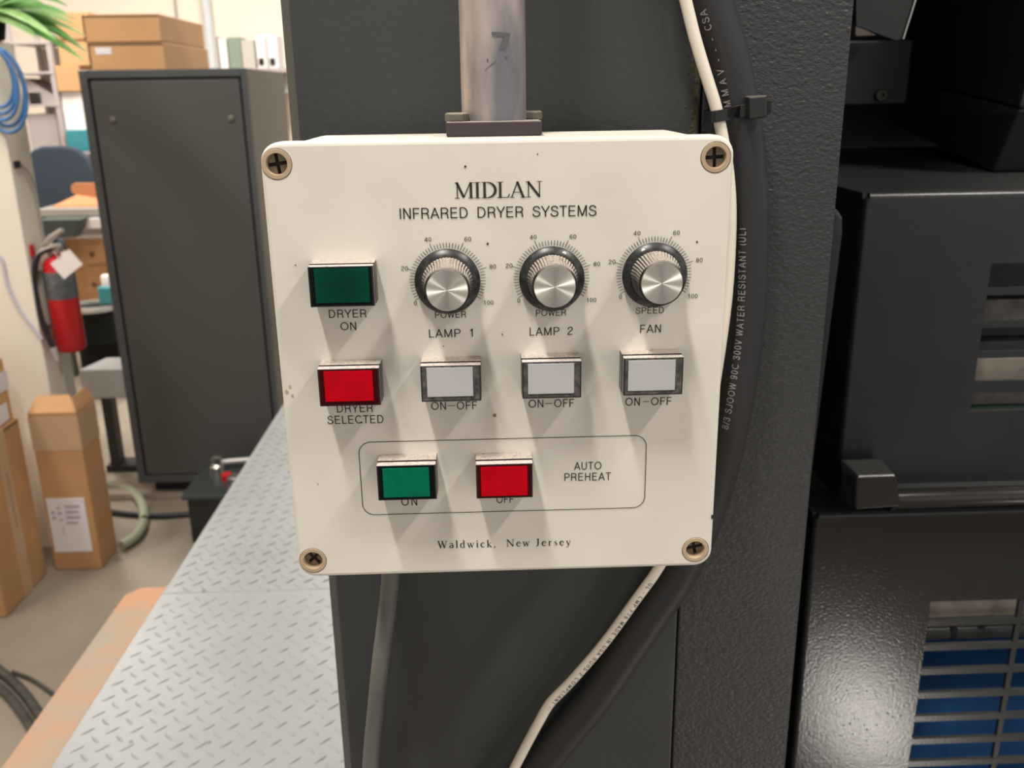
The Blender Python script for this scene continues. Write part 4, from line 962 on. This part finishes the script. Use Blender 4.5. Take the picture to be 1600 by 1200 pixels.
# hose and floor cable near it
tag(MB().tube(spline([at(u, v, Z=FL+.021) for u, v in ((140, 758), (158, 758), (180, 759), (203, 766), (221, 785), (225, 812), (214, 836), (190, 853))], 6), .020, 12).build('green_hose', hosem, smooth=True), 'pale green hose curling out from behind the tall carton on the floor', 'hose')
tag(MB().tube(spline([at(u, v, Z=FL+.013) for u, v in ((150, 796), (200, 803), (250, 806), (298, 803))], 6), .012, 10).build('floor_power_cable', rubber, smooth=True), 'black cable lying on the floor towards the black box', 'cable')
pa, pb_ = at(228, 790, Z=FL), at(287, 787, Z=FL)
tag(MB().box(pa.x-.35, pb_.x-.0, pa.y+.06, pa.y+.13, FL, FL+.03).build('floor_channel', mat('pale_channel', (.33, .28, .23), .6), bevel=.004), 'pale floor channel lying in front of the cabinet plinth', 'channel')  # raised strip in place of bare floor and its shadow

# --- white column panel with blue hose, plant and extinguisher
YA = 2.90
e0 = at(34, 357, Y=YA).x; ztc = at(5, 62, Y=YA).z
yb_ = 3.06
wc = thing('white_partition', (e0-.2, YA, FL), 'white painted partition post at the left edge behind the cartons', 'partition')
MB().box(e0-.42, e0, YA, yb_, FL, ztc).build('panel_body', colm, wc, bevel=.004)
p = at(17, 258, Y=YA); MB().box(e0-.002, e0+.01, YA+.02, YA+.05, p.z-.012, p.z+.012).build('bracket', blackp, wc)
p = at(48, 392, X=e0); MB().box(e0-.001, e0+.01, p.y-.01, p.y+.012, p.z-.02, p.z+.022).build('red_switch', redm, wc, bevel=.003)
wi = [at(-70, 300, Y=YA-.004), at(-20, 380, Y=YA-.004), at(2, 405, Y=YA-.004), at(12, 445, Y=YA-.004), at(30, 482, Y=YA-.004), at(52, 512, Y=YA-.004), at(66, 530, Y=YA-.004)]
wi = [Vector((min(p.x, e0+.004), p.y, p.z)) for p in wi]
tag(MB().tube(spline(wi, 6), .0065, 8).build('pale_wire', mat('lavender_wire', (.50, .48, .56), .5), smooth=True), 'pale lavender wire hanging across the front of the white partition', 'wire')
wi = [(e0+.008, YA+.05, at(25, 258, Y=YA).z), (e0+.015, YA+.09, at(40, 270, Y=YA).z-.01), (e0+.012, YA+.12, at(55, 300, Y=YA).z), (e0+.008, YA+.13, at(60, 330, Y=YA).z), (e0+.006, YA+.13, at(66, 390, Y=YA).z)]
tag(MB().tube(spline(wi, 6), .004, 8).build('thin_grey_wire', greyp, smooth=True), 'thin grey wire drooping from the small black bracket on the partition', 'wire')
# blue coil
bc_ = thing('blue_hose_coil', at(0, 120, Y=YA-.03), 'coiled blue hose hanging on the white partition under the plant', 'hose')
cxy = at(-8, 122, Y=YA-.03)
for k in range(5):
    rr5 = .052+.006*k; el = 1.75
    MB().tube([(cxy.x+(rr5)*cos(t*2*pi/28)+.004*k, YA-.018-.010*(k % 3), cxy.z+rr5*el*sin(t*2*pi/28)-.01*k) for t in range(29)], .006, 8).build('hose_loop', bluem, bc_, smooth=True)
# plant
pc = at(-32, 58, Y=YA+.05)
pl = thing('potted_palm', (pc.x, YA+.075, ztc), 'green palm with long arching leaves on top of the white partition', 'plant')
MB().lathe([(.05, .001), (.065, .005), (.08, .08), (.085, .085), (.07, .085), (.068, .07)], (pc.x, YA+.075, ztc), 'z', 20).build('pot', potm, pl, smooth=True)
root = Vector((pc.x+.02, YA+.07, ztc+.09))
random.seed(5)
tips = [(105, 8, -.1), (90, -14, .0), (60, -40, .05), (104, 20, -.15), (118, 38, -.1), (136, 57, -.05), (122, 70, -.12), (139, 84, -.02), (138, 100, -.1), (104, 78, -.2), (88, 62, -.25), (72, 26, .1), (95, 46, .08), (60, 60, -.2), (34, -30, .1), (12, -50, .0), (-40, -40, .1), (-70, 20, -.1), (-90, 60, -.2), (120, 30, .05), (128, 92, .06), (66, 4, -.2)]
for i, (u, v, dy) in enumerate(tips):
    tip = at(u, v, Y=YA+.07+dy); base = root + Vector((random.uniform(-.02, .02), random.uniform(-.02, .02), random.uniform(-.02, .02)))
    mid = base.lerp(tip, .5) + Vector((0, 0, .045+.03*random.random()))
    n = 7; vs = []; fs = []
    d = (tip-base).normalized(); side = d.cross(Vector((0, -.6, .8))).normalized()
    ww = .014+.006*random.random()
    for k in range(n+1):
        t = k/n; p = base*(1-t)**2 + mid*2*t*(1-t) + tip*t*t; wd_ = ww*sin(pi*min(1, .12+t*.88))**.7 if k < n else .0005
        vs += [p+side*wd_, p+Vector((0, 0, -wd_*.45)), p-side*wd_, p+Vector((0, .002, -wd_*.45-.002))]
    for k in range(n):
        a = 4*k; fs += [(a, a+1, a+5, a+4), (a+1, a+2, a+6, a+5), (a+2, a+3, a+7, a+6), (a+3, a, a+4, a+7)]
    MB().add(vs, fs).build('leaf', leafm if i % 3 else leafd, pl, smooth=True)

# fire extinguisher on the partition's side
YX = 2.98
ex = at(89, 500, Y=YX-.06); xr_ = (at(112, 500, Y=YX).x-at(66, 500, Y=YX).x)/2
xc = e0+.012+xr_
zb3, zt3 = at(95, 553, Y=YX-.06).z, at(88, 408, Y=YX-.06).z
fe = thing('fire_extinguisher', (xc, YX, zb3), 'red fire extinguisher with a grey label hanging beside the white partition', 'fire extinguisher')
MB().lathe([(xr_*.86, 0), (xr_, .012), (xr_, zt3-zb3-.05), (xr_*.93, zt3-zb3-.02), (xr_*.7, zt3-zb3), (xr_*.3, zt3-zb3+.01), (xr_*.26, zt3-zb3+.03)], (xc, YX, zb3), 'z', 32).build('cylinder', redm, fe, smooth=True)
zl0, zl1 = at(90, 470, Y=YX-.06).z, at(90, 427, Y=YX-.06).z
MB().lathe([(xr_*1.004, 0), (xr_*1.012, .002), (xr_*1.012, zl1-zl0-.002), (xr_*1.004, zl1-zl0)], (xc, YX, zl0), 'z', 32).build('label_band', mat('extinguisher_label', (.13, .14, .15), .5, var=.5, vscale=40), fe, smooth=True)
MB().box(xc-.022, xc+.022, YX-.02, YX+.02, zt3+.02, zt3+.05).build('valve', silver, fe, bevel=.004)
MB().tube([(xc-.03, YX-.01, zt3+.05), (xc+.0, YX-.02, zt3+.075), (xc+.05, YX-.03, zt3+.105)], [.012, .012, .009], 8).build('handle', silver, fe, smooth=True)
MB().tube([(xc-.03, YX-.01, zt3+.035), (xc+.03, YX-.03, zt3+.052)], .009, 8).build('trigger_lever', silver, fe, smooth=True)
MB().tube(spline([(xc, YX-.02, zt3+.04), (xc-.04, YX-.045, zt3+.02), (xc-.062, YX-.06, zt3-.06), (xc-.058, YX-.07, zt3-.18), (xc-.045, YX-.07, zt3-.26), (xc-.03, YX-.073, zt3-.32)], 6), .010, 10).build('discharge_hose', blackp, fe, smooth=True)
MB().tube([(xc-.032, YX-.073, zt3-.31), (xc-.022, YX-.076, zt3-.36)], [.013, .008], 10).build('nozzle', greyp, fe, smooth=True)
tc_ = at(104, 413, Y=YX-.09); k_ = Matrix.Rotation(R_(-35), 3, 'Y')
tg_ = [tc_+k_ @ Vector(q) for q in ((-.044, 0, -.033), (.044, 0, -.033), (.044, 0, .033), (-.044, 0, .033))]
MB().hexa(tg_, [q+Vector((0, .002, 0)) for q in tg_]).build('inspection_tag', paper, fe)
MB().tube([(xc+.005, YX-.03, zt3+.03), tc_+Vector((-.02, -.002, .02))], .002, 6).build('tag_string', blackp, fe)
MB().box(e0+.001, e0+.013, YX-.02, YX+.02, zb3+.1, zt3-.04).build('bracket', silver, fe)
MB().box(e0+.0005, at(108, 590, Y=yb_-.02).x, yb_-.06, yb_+.02, FL, zb3-.01).build('grey_post', mat('post_grey', (.62, .58, .51), .6))  # partition side shaded by the extinguisher, its shade put into a grey strip
tag(bpy.data.objects['grey_post'], 'short grey post standing under the fire extinguisher', 'post')

# --- cartons on the floor
def label_front(parent, u0, v0, u1, v1, Y):
    a, b, c, d = rect(u0, v0, u1, v1, Y)
    lb_ = MB().box(a, b, Y-.0015, Y+.001, c, d).build('shipping_label', labelm, parent)
    H_ = d-c; W2 = b-a; ln = MB()
    for k, (x_, w_, z_) in enumerate(((.08, .1, .72), (.08, .1, .62), (.25, .08, .80), (.25, .1, .70), (.27, .08, .58), (.30, .04, .42), (.30, .04, .34), (.45, .4, .82), (.45, .35, .72), (.45, .38, .62), (.45, .3, .52))):
        ln.box(a+W2*x_, a+W2*(x_+w_), Y-.0022, Y-.0014, c+H_*z_, c+H_*(z_+.045))
    tag(ln.build('label_lines', labeli, lb_), 'illegible printed lines on the label', kind='stuff')
YTc = 2.72
t0, t1 = at(64, 765, Y=YTc).x, at(139, 765, Y=YTc).x; tzt = at(85, 645, Y=YTc).z
tc2 = thing('tall_carton', ((t0+t1)/2, YTc+.07, FL), 'tall narrow carton with a white label and open top flap on the floor', 'carton')
dpt = .155
MB().box(t0, t1, YTc, YTc+dpt, FL+.001, tzt).build('carton_body', card2, tc2, bevel=.004)
MB().box(t0+.008, t1-.008, YTc+.008, YTc+dpt-.008, tzt, tzt+.001).build('dark_opening', card_in, tc2)
fz = at(80, 618, Y=YTc+.08).z
MB().hexa([(t0, YTc, tzt), (t1-.0, YTc, tzt), (t1-.0, YTc+.006, tzt), (t0, YTc+.006, tzt)], [(t0+.005, YTc+.075, fz), (t1-.05, YTc+.075, fz+.003), (t1-.05, YTc+.079, fz+.003), (t0+.005, YTc+.079, fz)]).build('top_flap', card, tc2)
MB().hexa([(t1-.005, YTc, tzt), (t1, YTc, tzt), (t1, YTc+dpt, tzt), (t1-.005, YTc+dpt, tzt)], [(t1-.02, YTc+.03, tzt+.045), (t1-.018, YTc+.03, tzt+.045), (t1-.018, YTc+dpt-.01, tzt+.05), (t1-.02, YTc+dpt-.01, tzt+.05)]).build('side_flap', card2, tc2)
label_front(tc2, 79, 778, 138, 862, YTc)
MB().box(t0-.001, t1+.001, YTc-.001, YTc+dpt+.001, at(100, 704, Y=YTc).z, at(100, 650, Y=YTc).z).build('tape_band', tapem, tc2)
# large carton
bx1 = -1.632; y0c, y1c = 2.40, 2.70; zc1 = at(45, 640, X=bx1).z
bigc = thing('large_carton', (bx1-.25, 2.55, FL), 'large carton on the floor at the left edge beside the tall one', 'carton')
MB().box(bx1-.5, bx1, y0c, y1c, FL+.001, zc1).build('carton_body', card2, bigc, bevel=.005)
MB().box(bx1-.0005, bx1+.0015, y0c+.13, y0c+.19, FL+.002, zc1-.001).build('packing_tape', tapem, bigc)
MB().box(bx1-.0003, bx1+.002, y0c+.16, y0c+.163, FL+.25, zc1-.15).build('flap_seam', card_in, bigc)
MB().box(bx1-.0003, bx1+.0012, y0c+.01, y1c-.01, zc1-.012, zc1-.006).build('lid_seam', card_in, bigc)
zu0 = zc1+.0008; zu1 = at(27, 545, X=bx1-.01).z
upc = thing('labelled_carton', (bx1-.23, 2.55, zu0), 'smaller carton with white side labels on top of the large carton', 'carton')
MB().box(bx1-.45, bx1-.01, y0c-.03, y1c-.01, zu0, zu1).build('carton_body', card, upc, bevel=.005)
for v0, v1 in ((580, 606), (632, 655)):
    pa, pb_ = at(4, v0, X=bx1-.01), at(14, v1, X=bx1-.01)
    MB().box(bx1-.011, bx1-.008, y0c+.0, pb_.y, max(pb_.z, zu0+.004), pa.z).build('shipping_label', labelm, upc)
